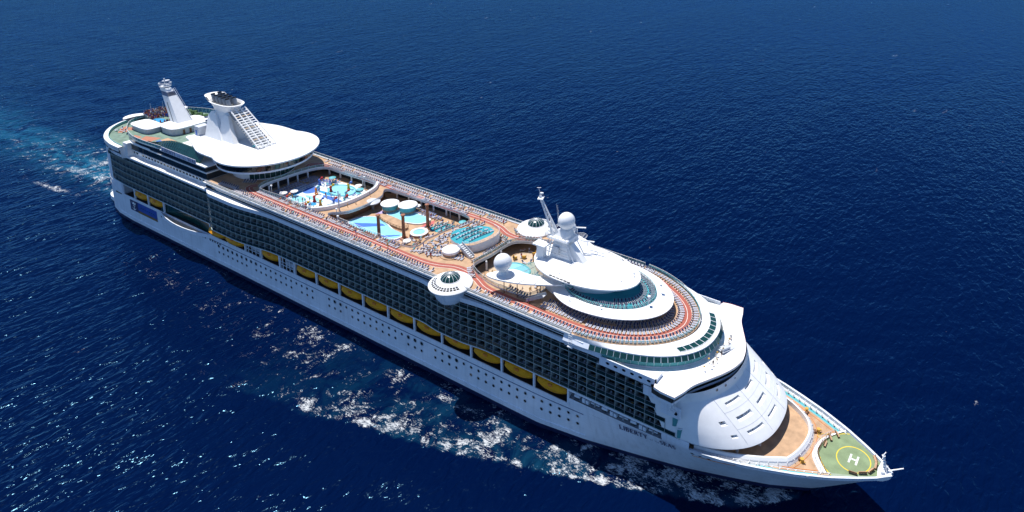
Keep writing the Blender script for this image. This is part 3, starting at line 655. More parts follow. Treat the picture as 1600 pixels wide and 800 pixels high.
for x, z in ((286.3, 26.6), (289.2, 23.6), (284.2, 26.7), (282.6, 28.6)): w = MB(); w.add([(x+.5*math.cos(t), -19.43, z+.5*math.sin(t)) for t in np.linspace(0, 2*PI, 14, False)], [tuple(range(14))], 'dark_glass'); w.obj('porthole', blw, 0)
# lattice ladders (small cranes) at the roof edge
for x, y, z in ((258.5, -19.9, 30.6), (288.5, -19.9, 24.6)):
    b = MB()
    for dx in (-.5, .5):
        for dy in (-.4, .4): b.tube((x+dx, y+dy, z), (x+dx, y+dy+.3, z+3.4), .06, 'white', n=5)
    for k in range(6): b.box(x-.55, x+.55, y-.45, y-.35, z+k*.62, z+k*.62+.08, 'white'); b.box(x-.55, x+.55, y+.35, y+.45, z+k*.62, z+k*.62+.08, 'white')
    b.box(x-.8, x+.8, y-.7, y+.7, z-.25, z, 'white'); b.obj('boarding_platform', ship, 0)
# bridge with wings
bp = [(283, -19.0), (283.6, -20.8), (285.8, -21.3), (289.6, -21.4), (290.6, -18.6), (291.6, -15.2), (293.6, -11.6), (296.0, -7.4), (297.6, -3.4), (298.2, 0)]
bs = [bp[0], bp[1], bp[2], bp[3]]+smooth_poly(bp[3:], 5, False)[1:]
bout = bs+[(x, -y) for x, y in reversed(bs[:-1])]
b = MB(); b.slab(bout+[(268, 17), (268, -17)], 29.1, 29.6, 'roof_white', 'white')
ins = [(x-.9, y*(1-.7/max(abs(y), 8))) for x, y in bout]
b.loft([[(x, y, 27.2) for x, y in ins], [(x, y, 29.1) for x, y in ins]], 'interior_shade')
b.slab(ins+[(268, 17), (268, -17)], 26.6, 27.3, 'hull_white', 'hull_white')
brg = b.obj('bridge', ship, 25); tag(brg, 'white bridge roof with projecting wings')
panes(ins[3:-3], 27.4, 29.0, 1.8, 'dark_glass', brg, .12, .06, .5)
wl_ = MB(); wl_.loft([[(x, y, 29.62) for x, y in bout], [(x+.02, y, 29.75) for x, y in bout]], 'mosaic_red'); wl_.obj('bridge_edge_stripe', brg, 0)
wm = MB(); wm.box(-3.2, 3.2, -1.0, 1.0, 0, .25, 'grey_white'); wm.box(-2.9, -.2, -.7, .7, .25, .9, 'grey_white'); o = wm.obj('bridge_roof_wedge', brg, 0); o.location = (293.2, 2.5, 29.62); o.rotation_euler = (0, R(8), R(70))
for i in range(10):
    b = MB(); b.tube((0, 0, 0), (0, 0, 1.1+.1*(i % 3)), .05, 'white', n=6); b.lathe([(0, .3), (.25, .15), (.28, 0), (0, -.1)], (0, 0, 1.3), 'white' if i % 2 else 'wicker', 8); o = b.obj('roof_lamp', brg); o.location = (291.5+1.1*math.sin(i*1.7), -9+i*1.7, 29.6)
# sloped front with window niches
ZF = [27.3, 26.2, 25.0, 23.4, 22.0, 20.4, 19.0, 17.6, 16.9, 16.5]
XC = [281, 281, 281.4, 282.4, 283.2, 284.2, 285, 285.6, 285.9, 286]; XF = [297.8, 298.0, 298.2, 300.6, 302.6, 304.9, 306.8, 308.6, 309.4, 309.8]; NF = [2.0, 2.0, 2.05, 2.1, 2.15, 2.2, 2.25, 2.3, 2.33, 2.35]
NU = 72
zfine = np.linspace(27.3, 16.5, 55)
def fpt(u, z):
    zi = ZF[::-1]; xc = np.interp(z, zi, XC[::-1]); xf = np.interp(z, zi, XF[::-1]); nn = np.interp(z, zi, NF[::-1])
    t = -PI/2+PI*u; c, s_ = max(math.cos(t), 0), math.sin(t)
    return (xc+(xf-xc)*c**(2/nn), 19.15*math.copysign(abs(s_)**(2/nn), s_), z)
slots = []
for zc, us in ((23.4, ((.33, .42), (.46, .53), (.575, .665))), (20.9, ((.248, .285), (.33, .42), (.46, .53), (.575, .665), (.715, .752))), (18.6, ((.25, .29), (.33, .425), (.46, .53), (.575, .665), (.715, .752)))):
    for u0, u1 in us: slots.append((u0+.004, u1-.004, zc-.32, zc+.32))
def inslot(u, z):
    return any(a <= u <= b_ and c <= z <= d_ for a, b_, c, d_ in slots)
fm = MB(); us = np.linspace(0, 1, NU*2+1); G = {}
vsl = []
for i, z in enumerate(zfine):
    for j, u in enumerate(us): vsl.append(fpt(u, z))
fsl = []
K = len(us); hole = set()
for i in range(len(zfine)-1):
    for j in range(K-1):
        if inslot((us[j]+us[j+1])/2, (zfine[i]+zfine[i+1])/2): hole.add((i, j)); continue
        fsl.append((i*K+j, i*K+j+1, (i+1)*K+j+1, (i+1)*K+j))
fm.add(vsl, fsl, 'white')
fm.loft([[fpt(u, 16.5) for u in us], [(fpt(u, 16.5)[0]-.6, fpt(u, 16.5)[1]*.97, 16.35) for u in us]], 'white')
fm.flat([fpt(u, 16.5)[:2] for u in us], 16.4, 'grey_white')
# niches
for a, b_, c, d_ in slots:
    js = [j for j in range(K-1) if any((i, j) in hole for i in range(54)) and a <= (us[j]+us[j+1])/2 <= b_]
    iis = [i for i in range(54) if (i, js[0]) in hole and c <= (zfine[i]+zfine[i+1])/2 <= d_]
    if not js or not iis: continue
    zt_, zb_ = zfine[iis[0]], zfine[iis[-1]+1]
    top = [fpt(us[j], zt_) for j in range(js[0], js[-1]+2)]; bot = [fpt(us[j], zb_) for j in range(js[0], js[-1]+2)]
    inner = [(x-.35, y*.99, zb_+.05) for x, y, z in top]; it = [(x-.35, y*.99, zt_) for x, y, z in top]
    fm.loft([top, it, inner, bot], 'white')
    for e in (0, -1):
        col = [fpt(us[js[0] if e == 0 else js[-1]+1], zfine[i]) for i in range(iis[0], iis[-1]+2)]
        fm.add(col+[inner[e], it[e]], [tuple(range(len(col)+2))], 'white')
fsup = fm.obj('front_house', ship, 40); tag(fsup, 'sloping white front with rows of recessed windows')
for a, b_, c, d_ in slots:
    us_ = [a+.014] if b_-a < .05 else [a+.012, a+.035, b_-.018]
    for k, u in enumerate(us_):
        P0 = Vector(fpt(u, d_-.08)); P1 = Vector(fpt(u+.004, d_-.08)); t = (P1-P0).normalized(); n = Vector((t.y, -t.x, 0))
        o = link('porthole', pm_n if k == len(us_)//2 else pm_t, fsup); o.location = (P0.x-.31, P0.y*.99, (c+d_)/2+.02); o.rotation_mode = 'QUATERNION'; o.rotation_quaternion = n.to_track_quat('Z', 'Y')
for u in (.33, .38, .445): 
    P0 = Vector(fpt(u, 26.4)); P1 = Vector(fpt(u+.004, 26.4)); t = (P1-P0).normalized(); n = Vector((t.y, -t.x, .1)); o = link('porthole', pm_n if u != .445 else pm_t, fsup); o.location = P0+n*.03; o.rotation_mode = 'QUATERNION'; o.rotation_quaternion = n.to_track_quat('Z', 'Y')
b = MB()
for u in (.44, .552, .3): b.path([Vector(fpt(u, z))+Vector((.05, 0, .04)) for z in np.linspace(25, 17, 14)], .03, 'grey_white', 5)
for z in (22.35, 19.55): b.path([Vector(fpt(u, z))+Vector((.02, 0, .02)) for u in np.linspace(.3, .68, 40)], .025, 'grey_white', 5)
b.obj('panel_seams', fsup, 0)
b = MB()
for s in (-1, 1):
    b.box(302.5, 303.1, s*12-.2, s*12+.2, 13.4, 16.5, 'white'); b.box(306.5, 307.1, s*7-.2, s*7+.2, 13.4, 16.5, 'white')
b.loft([[(x, y, 13.4) for x, y in nose(284, 20, 17, 2.3)], [(x, y, 16.45) for x, y in nose(284, 20, 17, 2.3)]], 'grey'); b.obj('front_support', fsup, 0)

# ------------------------------------------------------------------ forecastle and helipad
fo = [(x, -halfB(x, 13.4)+.3) for x in np.linspace(286, 335.6, 30)]; fo += [(x, -y) for x, y in reversed(fo)]
b = MB(); b.slab(fo, 13.15, 13.4, 'teak'); fc = b.obj('forecastle_deck', ship, 0); tag(fc, 'tan forecastle deck at the bow')
# inner breakwater wall
wt = smooth_poly([(293.5, -17.0), (301, -15.2), (307.8, -12.4), (313.6, -9.2), (314.6, -8.4), (315.9, -5), (316.6, -1), (316.4, 3), (314.6, 6.6), (310.5, 9.6), (305.8, 11.6), (300, 13.4)], 4, False)
b = MB(); wi = offset(wt, -.35); b.loft([[(x, y, 13.4) for x, y in offset(wt, 1.1)], [(x, y, 14.1) for x, y in offset(wt, .75)], [(x, y, 14.9) for x, y in wt], [(x, y, 14.9) for x, y in wi], [(x, y, 13.4) for x, y in wi]], 'white')
bw_ = b.obj('breakwater', fc, 30)
b = MB()
for i, (x, y) in enumerate(resample(wt, 2.2)): b.obox((x+.55, y*1.03, 14.05), (.9, .1, .7), math.atan2(y, x-304), 'white')
b.path([(x, y, 14.45) for x, y in resample(offset(wt, .62), 1.2)], .05, 'grey_white', 5); b.obj('breakwater_bracket', fc, 0)
b = MB(); b.path([(x, y, 13.44) for x, y in resample(offset(wt, 1.9), 2)], .06, 'boat_orange', 5); b.obj('deck_marking', fc, 0)
for s in (-1, 1):
    P = [(x, s*(halfB(x, 13.4)-1.5)) for x in np.linspace(297, 325, 24)]; P2 = [(x, s*(halfB(x, 13.4)-.45)) for x in np.linspace(297, 325, 24)]
    MB().loft([[(x, y, 13.41) for x, y in P], [(x, y, 13.41) for x, y in P2]], 'teal_deck').obj('scupper_channel', fc, 0)
    b = MB()
    for i, x in enumerate(np.arange(298, 325, 1.75)): b.obox((x, s*(halfB(x, 13.4)-.62), 13.95), (.12, .6, 1.1), 0, 'white')
    b.path([(x, s*(halfB(x, 13.4)-.9), 14.4) for x in np.linspace(298, 324.6, 16)], .07, 'white', 5)
    b.obj('bulwark_frames', fc, 0)
    b = MB(); b.path([(x, s*(halfB(x, 13.4)-2.4), 13.44) for x in np.linspace(300, 322, 12)], .07, 'boat_orange', 4); b.obj('deck_line', fc, 0)
# winches
for i, (x, y) in enumerate(((317.4, -6.6), (318.0, 5.0), (313.2, 10.4))):
    b = MB(); b.lathe([(.5, 0), (.5, .15), (.28, .3), (.28, .8), (.5, .95), (.5, 1.1), (0, 1.15)], (0, 0, 0), 'wicker', 12); b.box(-1.2, -.5, -.4, .4, 0, .6, 'brown_wood'); b.tube((-.5, 0, .5), (.9, .2, .5), .16, 'wicker'); o = b.obj('mooring_winch', fc); o.location = (x, y, 13.4); o.rotation_euler = (0, 0, i*1.1-.5)
b = MB(); b.path(smooth_poly([(318.2, 4.2, 13.5), (320.4, 5.6, 13.5), (321.6, 4.4, 13.5), (321, 2.6, 13.5), (318.6, 3.4, 13.5)], 4), .06, 'yellow_paint', 5); b.obj('mooring_line', fc, 0)
# helipad
hz = 14.25
hp = smooth_poly([(320.0, -1.2), (320.2, -3.6), (323.6, -7.6)], 3, False)+[(x, -(halfB(x, 14.3)-.85)) for x in np.linspace(325.0, 334.6, 8)]
hp = hp+[(x, (halfB(x, 14.3)-.85)) for x in np.linspace(334.6, 325.0, 8)]+smooth_poly([(324.2, 8.0), (321, 3.6), (320, 0.6)], 3, False)
b = MB(); b.slab(hp, 13.4, hz, 'turf_green', 'white'); hel = b.obj('helipad', ship, 0); tag(hel, 'green helipad with yellow circle and white letter H')
def ringflat(cx, cy, r, w, z, m, name, par, a0=0, a1=2*PI, n=48):
    return MB().lathe([(r-w/2, z), (r+w/2, z)], (cx, cy, 0), m, n, a0, a1).obj(name, par, 0)
ringflat(328.1, 0, 4.0, .25, hz+.006, 'yellow_paint', 'landing_circle', hel)
ringflat(328.4, 0, 8.3, .24, hz+.006, 'yellow_paint', 'outer_arc', hel, R(112), R(168)); ringflat(328.4, 0, 8.3, .24, hz+.006, 'yellow_paint', 'outer_arc', hel, R(205), R(243))
b = MB()
for s in (-1, 1): b.obox((328.1, s*.85, hz+.008), (2.9, .45, .008), 0, 'paint_white')
b.obox((328.1, 0, hz+.010), (.42, 1.3, .008), 0, 'paint_white'); o = b.obj('letter_h', hel, 0); 
o.matrix_world = Matrix.Translation((328.1, 0, 0)) @ Matrix.Rotation(R(90), 4, 'Z') @ Matrix.Translation((-328.1, 0, 0))
MB().flat([(324.4, -7.0), (333.6, -2.8), (333.9, -3.4), (325, -7.9)], hz+.005, 'helipad_edge').obj('edge_grating', hel, 0)
railing([(321.2, 4.6), (320.1, 1.2), (319.9, -2.4), (321.4, -5.2), (323.4, -7.4)], 13.9, hel, 1.3, .9, 'helipad_rail', None, .06, 'brown_wood')
ap = smooth_poly([(324.2, 8.0), (321, 3.6), (320, .4), (320.1, -3.2), (323.6, -7.6)], 5, False)
b = MB(); b.loft([[(x, y, 14.5) for x, y in ap], [(x, y, 14.5) for x, y in offset(ap, .35)], [(x, y, 13.9) for x, y in offset(ap, .6)], [(x, y, 13.8) for x, y in offset(ap, 1.1)], [(x, y, 13.4) for x, y in offset(ap, 1.15)]], 'white'); b.obj('helipad_coaming', hel, 30)
b = MB(); b.path([(x, y, 14.95) for x, y in resample(offset(ap, .9), 1)], .05, 'grey_white', 5)
for x, y in resample(offset(ap, .9), 1.4): b.tube((x, y, 13.7), (x, y, 14.95), .04, 'grey_white', n=5)
b.obj('helipad_coaming_rail', hel, 0)
b = MB(); b.obox((323.0, -8.0, 14.2), (2.6, .9, .16), .5, 'teak_pale'); b.obox((322.8, -8.0, 13.8), (2.4, .1, .6), .5, 'white'); b.obj('gangway', hel, 0)
# bow tip deck, mast and light
b = MB(); b.slab([(334.2, -2.6), (335.5, -1.9), (336.6, -.8), (337.0, 0), (336.6, .8), (335.5, 1.9), (334.2, 2.6), (333.8, 0)], 13.4, 14.7, 'white'); btip = b.obj('bow_platform', ship, 0)
b = MB(); b.tube((336.2, .2, 15.4), (335.6, .2, 19.6), .22, 'white', .12)
for k in range(5): b.obox((336.1-.12*k, .2, 16.2+k*.75), (.9-.08*k, .7, .1), .5*k, 'white')
b.tube((335.6, .2, 19.4), (335.9, 1.2, 19.5), .12, 'white'); b.tube((336.8, 0, 15.6), (340.2, 1.4, 16.9), .18, 'white', .14); b.tube((336.9, -.8, 15.5), (336.2, .2, 17.6), .1, 'white')
b.obox((336.0, -1.0, 15.7), (.9, .7, .6), .4, 'white'); b.obox((336.5, .9, 15.7), (.7, .6, .7), .2, 'grey_white'); b.obj('bow_mast', btip).location = (-.9, 0, -.7)

# ------------------------------------------------------------------ raised forward deck, roof, mast and radomes
hat_o = ell(255.5, 0, 21.2, 13.8, 72); 
hat_o = [(x if x > 255.5 else 255.5-(255.5-x)*.72, y) for x, y in hat_o]
def sc(pts, f, cx=255.5): return [(cx+(x-cx)*f, y*f) for x, y in pts]
b = MB()
b.loft([[(x, y, 36.55) for x, y in hat_o], [(x, y, 36.75) for x, y in hat_o], [(x, y, 37.35) for x, y in sc(hat_o, .76)]], 'roof_white', True)
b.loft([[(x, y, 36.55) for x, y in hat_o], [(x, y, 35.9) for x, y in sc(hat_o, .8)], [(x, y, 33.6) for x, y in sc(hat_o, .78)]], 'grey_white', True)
hat = b.obj('raised_deck', ship, 30); tag(hat, 'oval white raised deck with teal carpet and loungers')
td = sc(hat_o, .755); b = MB(); b.slab(td, 36.9, 37.1, 'teal_carpet'); b.obj('teal_carpet', hat, 0)
railing(td+td[:1], 37.1, hat, 1.05, 1.4, 'raised_deck_rail', 'rail_glass', .06, 'teal_deck')
for x, y in ((271.5, -2.4), (271.4, 4.6)):
    b = MB(); b.tube((0, 0, 0), (0, 0, 2.6), .09, 'white'); b.box(-.35, .35, -.45, .45, 2.6, 3.1, 'white'); o = b.obj('floodlight', hat, 0); o.location = (x, y, 37.0); o.rotation_euler = (0, 0, .5)
for x, y in ((252, -11.8), (261.5, -10.6)): b = MB(); b.tube((0, 0, 0), (0, 0, 1.2), .05, 'white'); b.box(-.2, .2, -.2, .2, 1.1, 1.35, 'white'); o = b.obj('deck_lamp', hat, 0); o.location = (x, y, 37.0)
# house under the big roof
ro = ell(247, 0, 19.6, 10.4, 72); ro = [(x if x > 247 else 247-(247-x)*.72, y) for x, y in ro]
b = MB(); hs = sc(ro, .74, 247); b.loft([[(x-1.0, y, 33.6) for x, y in hs], [(x-1.0, y, 40.6) for x, y in hs]], 'white', True)
b.loft([[(x, y, 40.5) for x, y in ro], [(x, y, 40.85) for x, y in ro], [(x, y, 41.4) for x, y in sc(ro, .8, 247)], [(x, y, 41.7) for x, y in sc(ro, .4, 247)], [(x, y, 41.75) for x, y in sc(ro, .02, 247)]], 'roof_white', True)
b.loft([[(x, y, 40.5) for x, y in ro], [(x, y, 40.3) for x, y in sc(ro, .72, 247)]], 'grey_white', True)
roof = b.obj('observation_roof', ship, 30); tag(roof, 'large smooth white oval roof below the mast')
for x in (246.4, 249.6):
    MB().box(x-1.0, x+1.0, -7.75, -7.6, 38.2, 39.6, 'teal_glass').obj('lounge_window', roof, 0)
b = MB(); b.lathe([(8.0, 41.36), (8.0, 41.5), (7.7, 41.5), (7.7, 41.36)], (252, 1, 0), 'grey_white', 40, R(-80), R(60)); b.obj('roof_ridge', roof, 0)
for i in range(6): MB().obox((244.2+i*1.25, -9.75-.04*i, 40.98), (1.0, .5, .12), -.03, 'dark_grey').obj('roof_vent', roof, 0)
for i in range(5): MB().obox((251.5+i*1.35, 8.95-.3*i, 41.1), (1.0, .5, .12), -.25, 'dark_grey').obj('roof_vent', roof, 0)
for x, y in ((252, -5.5), (262.5, -2.2), (264.5, 1.8), (263.4, 3.2), (246, -8.2)): b = MB(); b.tube((0, 0, 0), (0, 0, 1.5), .04, 'white', n=5); b.box(-.15, .15, -.15, .15, 0, .25, 'grey_white'); b.tube((-.3, 0, 1.2), (.3, 0, 1.2), .03, 'white', n=5); o = b.obj('roof_antenna', roof, 0); o.location = (x, y, 41.3)
# canopy sails beside the house
for s in (-1, 1):
    pts = smooth_poly([(226.6, -15.6), (229, -16.8), (235, -15.6), (241, -13.0), (247.5, -9.0), (244, -8.0), (237, -9.6), (231, -10.2)], 4)
    zc_ = lambda x, y: 38.6+.12*(x-236)*.2
    if s > 0: pts = [(x+3, -y) for x, y in pts if True]
    b = MB(); b.slab(pts, 38.4, 38.75, 'roof_white', 'white')
    for x, y in ((231.5, 14.5), (236, 14.2), (242, 11.5)): b.tube((x+(3 if s > 0 else 0), s*y, 33.6), (x+(3 if s > 0 else 0), s*y, 38.4), .12, 'brown_wood')
    cano = b.obj('canopy', ship, 30); tag(cano, 'white triangular canopy sheltering the sun deck')
    if s < 0:
        g = MB(); g.add([(231, -10, 38.7), (237, -9.6, 38.7), (241, -8.8, 38.7), (236.4, -3.6, 39.8), (233, -5.5, 39.2)], [(0, 1, 2, 3, 4)], 'rail_glass'); g.obj('canopy_glass', cano, 0)
        b = MB()
        for (x0, y0), (x1, y1) in (((233, -15.9), (236.5, -4.4)), ((237, -14.8), (238.6, -7.0)), ((241, -12.9), (241, -8.8))): b.tube((x0, y0, 38.85), (x1, y1, 39.3), .07, 'steel', n=5)
        b.obj('canopy_struts', cano, 0)
def radome(x, y, z, r, name='radome'):
    b = MB(); n = 14
    b.lathe([(r*1.0*math.sin(PI*i/n) if i < n else .45*r, r*math.cos(PI*i/n)) for i in range(n-1)]+[(r*.48, -r*.95), (r*.44, -r*1.1), (r*.55, -r*1.25), (r*.55, -r*1.55)], (x, y, z), 'white', 32)
    b.lathe([(r*1.004, -.04), (r*1.008, 0), (r*1.004, .04)], (x, y, z), 'grey_white', 32)
    o = b.obj(name, ship); return o
tag(radome(230.2, -13.4, 42.2, 2.55), 'white radar dome standing on the side canopy'); tag(radome(241.6, 1.2, 52.0, 2.5), 'white radar dome high on the forward mast'); radome(233.6, 13.4, 42.0, 2.4)
b = MB()
def frust(x0, x1, y0, y1, z0, X0, X1, Y0, Y1, z1, m): b.loft([[(x0, y0, z0), (x1, y0, z0), (x1, y1, z0), (x0, y1, z0)], [(X0, Y0, z1), (X1, Y0, z1), (X1, Y1, z1), (X0, Y1, z1)]], m, True); b.add([(X0, Y0, z1), (X1, Y0, z1), (X1, Y1, z1), (X0, Y1, z1)], [(0, 1, 2, 3)], m)
frust(238.2, 245.4, -2.3, 2.3, 41.4, 239.4, 243.4, -1.6, 1.8, 47.2, 'white')
frust(237.2, 244.6, -2.6, 3.2, 47.2, 237.6, 244.4, -2.4, 3.0, 47.7, 'white')
frust(239, 243.4, -1.0, 2.6, 47.7, 239.8, 243.0, -.2, 2.4, 49.4, 'white')
frust(234.6, 237.2, -4.6, -2.6, 38.8, 235.2, 237.6, -4.2, -2.8, 45.2, 'white'); frust(234.2, 238.4, -5.2, -2.2, 45.2, 234.2, 238.4, -5.2, -2.2, 45.6, 'white')
frust(245.4, 249.6, -1.1, 1.1, 41.4, 243.2, 244.6, -.8, .8, 46.2, 'white')
for yy in (-2.2, 3.2): b.tube((246.8, yy, 41.4), (243.6, yy*.8, 47.2), .16, 'white'); b.tube((237.6, yy, 41.4), (238.6, yy*.8, 47.2), .16, 'white')
for zz in (43, 44.6, 46.2): b.box(237.6, 245, -2.7, -2.55, zz, zz+.12, 'grey_white'); b.box(237.4, 237.55, -2.6, 2.8, zz, zz+.12, 'grey_white')
frust(240, 241.6, -2.75, -2.3, 43.4, 240, 241.6, -2.75, -2.3, 45.2, 'grey_white')
mast = b.obj('forward_mast', ship, 30); tag(mast, 'white stepped radar mast structure')
b = MB()
P = lambda t: Vector((238.6-5.4*t, -.4, 47.8+10.6*t))
for dy in (-.8, .8): b.tube(P(0)+Vector((0, dy, 0)), P(1)+Vector((0, dy*.35, 0)), .34, 'white', .2)
b.tube(P(0)+Vector((1.6, 0, 0)), P(1), .26, 'white', .16)
for k in range(8): b.tube(P(k/8)+Vector((0, -.8+.06*k, 0)), P((k+1)/8)+Vector((.3, .7-.06*k, 0)), .09, 'white', n=5)
b.obox(P(.93), (1.6, 2.2, .18), .4, 'white'); b.obox(P(1.0)+Vector((0, .9, .3)), (.9, .5, .4), .3, 'white'); b.tube(P(1), P(1)+Vector((-.3, 0, 2.2)), .08, 'white'); b.obox(P(1)+Vector((-.3, 0, 2.3)), (1.2, .14, .14), .6, 'white'); b.obj('mast_arm', mast)
b = MB()
for (x, y, z, l, a) in ((243.8, 3.4, 49.4, 5.2, .5), (246.5, 4.8, 45.2, 4.2, .35), (249.5, 5.6, 42.4, 5.0, .1)): b.tube((x, y, z-1.4), (x, y, z), .12, 'white'); b.obox((x, y, z+.15), (l, .4, .28), a, 'white'); 
b.obj('radar_scanner', mast, 0)
b = MB()
for k in range(5): b.lathe([(1.0+.2*k, 0), (1.06+.2*k, .05)], (245.6, 2.8, 46.6+.28*k), 'white', 18)
b.obj('ring_antenna', mast, 0)
for x, y, h in ((236.6, 4.2, 7), (236.2, 5.2, 6), (244.2, -3.0, 4.2), (238.4, -3.4, 3.2)): b = MB(); b.tube((0, 0, 0), (-.8, 0, h), .06, 'white', .03, 5); o = b.obj('whip_antenna', mast, 0); o.location = (x, y, 47.6)
railing([(237.4, -3.3), (244.4, -3.3), (244.4, 3.3), (237.4, 3.3), (237.4, -3.3)], 48.2, mast, 1.0, 1.2, 'mast_rail', None, .04)
# solarium floor below the opening
patch(smooth_poly([(217, -6), (217, 8), (224, 12.5), (238, 12.5), (239, -6), (230, -9)], 4), 'teak_pale', 'solarium_floor', pdeck, Z11+.03)
pool(smooth_poly([(219.2, -.8), (219.8, 2.8), (223, 3.8), (227, 2.4), (227.4, -1.6), (222.6, -2.2)], 4), 'solarium_pool', pdeck, 'pool_water', 'teal_deck')
tub(231.4, 7.6, 2.2, Z11, pdeck)
# stair from the sun deck to the raised deck
b = MB()
for k in range(12): b.obox((239.6+k*.48, -13.9, Z12+.27*(k+1)), (.5, 1.5, .1), 0, 'grey_white')
for yy in (-14.7, -13.1): b.obox((242.4, yy, Z12+2.3), (6.6, .1, .9), 0, 'grey', -.51)
b.obj('raised_deck_stairs', hat, 0)

# ------------------------------------------------------------------ aft: disc house with funnel
D0 = 100.6
disc = [(D0+18.2*math.cos(t), .7+18.4*math.sin(t)) for t in np.linspace(-1.95, 1.95, 60)]
tail = smooth_poly([(disc[-1][0], disc[-1][1]), (84, 17.6), (76, 15.8), (69, 13.4), (65, 11), (68.5, 0), (65, -9.5), (69.5, -11.4), (76, -13.6), (84, -16.2), (disc[0][0], disc[0][1])], 4, False)
dout = disc+tail[1:-1]
DZ = 42.6
def scd(f, cx=97): return [(cx+(x-cx)*f, y*f) for x, y in dout]
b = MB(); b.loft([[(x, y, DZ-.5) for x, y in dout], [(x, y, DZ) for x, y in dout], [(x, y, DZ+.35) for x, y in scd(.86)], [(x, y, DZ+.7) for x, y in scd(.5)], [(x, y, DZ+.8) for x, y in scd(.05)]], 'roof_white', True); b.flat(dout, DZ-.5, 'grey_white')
dsc = b.obj('lounge_roof', ship, 25); tag(dsc, 'great round white roof below the funnel')
b = MB(); wall1 = [(D0+15.6*math.cos(t), 15.4*math.sin(t)) for t in np.linspace(-2.0, 2.0, 50)]; wall2 = [(D0+16.8*math.cos(t), 16.6*math.sin(t)) for t in np.linspace(-2.0, 2.0, 50)]
b.slab(wall2+[(84, 12), (84, -12)], 38.9, 39.6, 'hull_white', 'hull_white'); b.loft([[(x, y, 39.6) for x, y in wall1], [(x, y, DZ-.5) for x, y in wall1]], 'interior_shade')
drm = [(D0-2+11.6*math.cos(t), 10.5*math.sin(t)) for t in np.linspace(-2.2, 2.2, 40)]
b.loft([[(x, y, Z12) for x, y in drm], [(x, y, 38.9) for x, y in drm]], 'white')
b.box(70, 95, -9.5, 9.5, Z12, 42.0, 'grey_white'); lng = b.obj('lounge_house', ship, 30); tag(lng, 'round glazed lounge beneath the white roof')
panes(wall2[1:-1], 39.65, DZ-.55, 1.5, 'dark_glass', lng, .1, 0, .55)
panes([q for q in drm if q[0] > 104], Z12+.4, 37.6, 1.8, 'green_glass', lng, .15, .08, .08)
# funnel
fun = MB()
def fsec(x0, x1, w, z, n=28, pw=2.6): return [(x, y, z) for x, y in ell((x0+x1)/2, 0, (x1-x0)/2, w, n, pw=pw)]
fun.loft([fsec(74.5, 87, 4.6, 42.9), fsec(73.2, 85.4, 3.8, 47), fsec(72, 84.2, 3.1, 51), fsec(71.4, 83.6, 3.0, 53.6)], 'white', True)
fun.loft([fsec(71.4, 83.6, 3.0, 53.6), fsec(70.4, 84.6, 3.5, 55.4), fsec(68.8, 86.2, 4.4, 56.8), fsec(69.4, 85.7, 4.0, 56.9), fsec(70.2, 84.8, 3.5, 56.0)], 'white', True)
fun.add(fsec(70.2, 84.8, 3.5, 56.0), [tuple(range(28))], 'dark_grey')
fun.loft([fsec(68.8, 86.2, 4.4, 56.7)[9:20], [(x-2.4, y, 58.3) for x, y, z in fsec(68.8, 86.2, 4.2, 56.8)[9:20]], [(x-2.2, y*.93, 58.3) for x, y, z in fsec(68.8, 86.2, 4.2, 56.8)[9:20]], fsec(69.4, 85.7, 4.0, 56.7)[9:20]], 'white')
funnel = fun.obj('funnel', ship, 40); tag(funnel, 'tall white swept funnel with flared collar')
for s in (-1, 1):
    for (xa_, xb_, yy) in ((72.0, 78.0, 6.6), (80.4, 85.2, 6.0)):
        b = MB(); y0, y1 = s*yy, s*(yy-1.9)
        pr = [(xa_, 42.9), (xb_+5.5, 42.9), (xb_+1.6, 47.5), (xa_+3.2, 52.6), (xa_+.9, 52.9), (xa_-.8, 51)]
        b.loft([[(x, y0*(1-.047*(z-43)), z) for x, z in pr], [(x, y1*(1-.047*(z-43)), z) for x, z in pr]], 'white', True); b.add([(x, y0*(1-.047*(z-43)), z) for x, z in pr], [tuple(range(6))], 'white'); b.obj('funnel_fin', funnel, 25)
# exhaust pipes
for i in range(5):
    for j in (-1, 1):
        b = MB(); x = 72.2+i*2.4; b.tube((x, j*1.3, 55.8), (x-1.1, j*1.3, 59.0-.1*i), .78, 'grey', n=12); b.tube((x-1.05, j*1.3, 58.8-.1*i), (x-1.2, j*1.3, 59.3-.1*i), .81, 'interior_shade', n=12); b.obj('exhaust_pipe', funnel)
# louvred front of the funnel: slanted ladder frame with slats
lf = MB(); A = Vector((84.6, 0, 55.4)); Bq = Vector((102, 0, 43.8))
for yy in (-3.6, -1.2, 1.2, 3.6): lf.tube(A+Vector((0, yy*.8, 0)), Bq+Vector((0, yy, 0)), .24, 'white', n=6)
louv = lf.obj('louvre_frame', funnel, 30)
nl = 17
for k in range(nl):
    t = (k+.5)/nl; c = A.lerp(Bq, t); w = 6.4+1.2*t
    b = MB(); b.obox(c+Vector((0, 0, -.05)), (.42, w, .1), 0, 'teak_pale' if k % 5 == 3 else 'white', .2); b.obj('louvre_slat', louv, 0)
b = MB()
b.add([A+Vector((-1.4, -3, -1.2)), A+Vector((-1.4, 3, -1.2)), Bq+Vector((-2.4, 3.4, -.6)), Bq+Vector((-2.4, -3.4, -.6))], [(0, 1, 2, 3)], 'grey'); b.obj('louvre_back', louv, 0)
for k in range(3): b = MB(); b.obox((98.6+k*1.5, -2.6+.3*k, 43.9-.1*k), (1.2, 2.0, .25), .1, 'teal_deck' if k == 0 else 'white'); b.obj('climbing_wall_base', funnel, 0)
for k in range(3): b = MB(); b.lathe([(2.4+1.0*k, 43.36), (2.4+1.0*k+.25, 43.45), (2.4+1.0*k+.3, 43.36)], (99.5, 0, 0), 'grey_white', 18, R(-50), R(40)); b.obj('landing_step', funnel, 0)
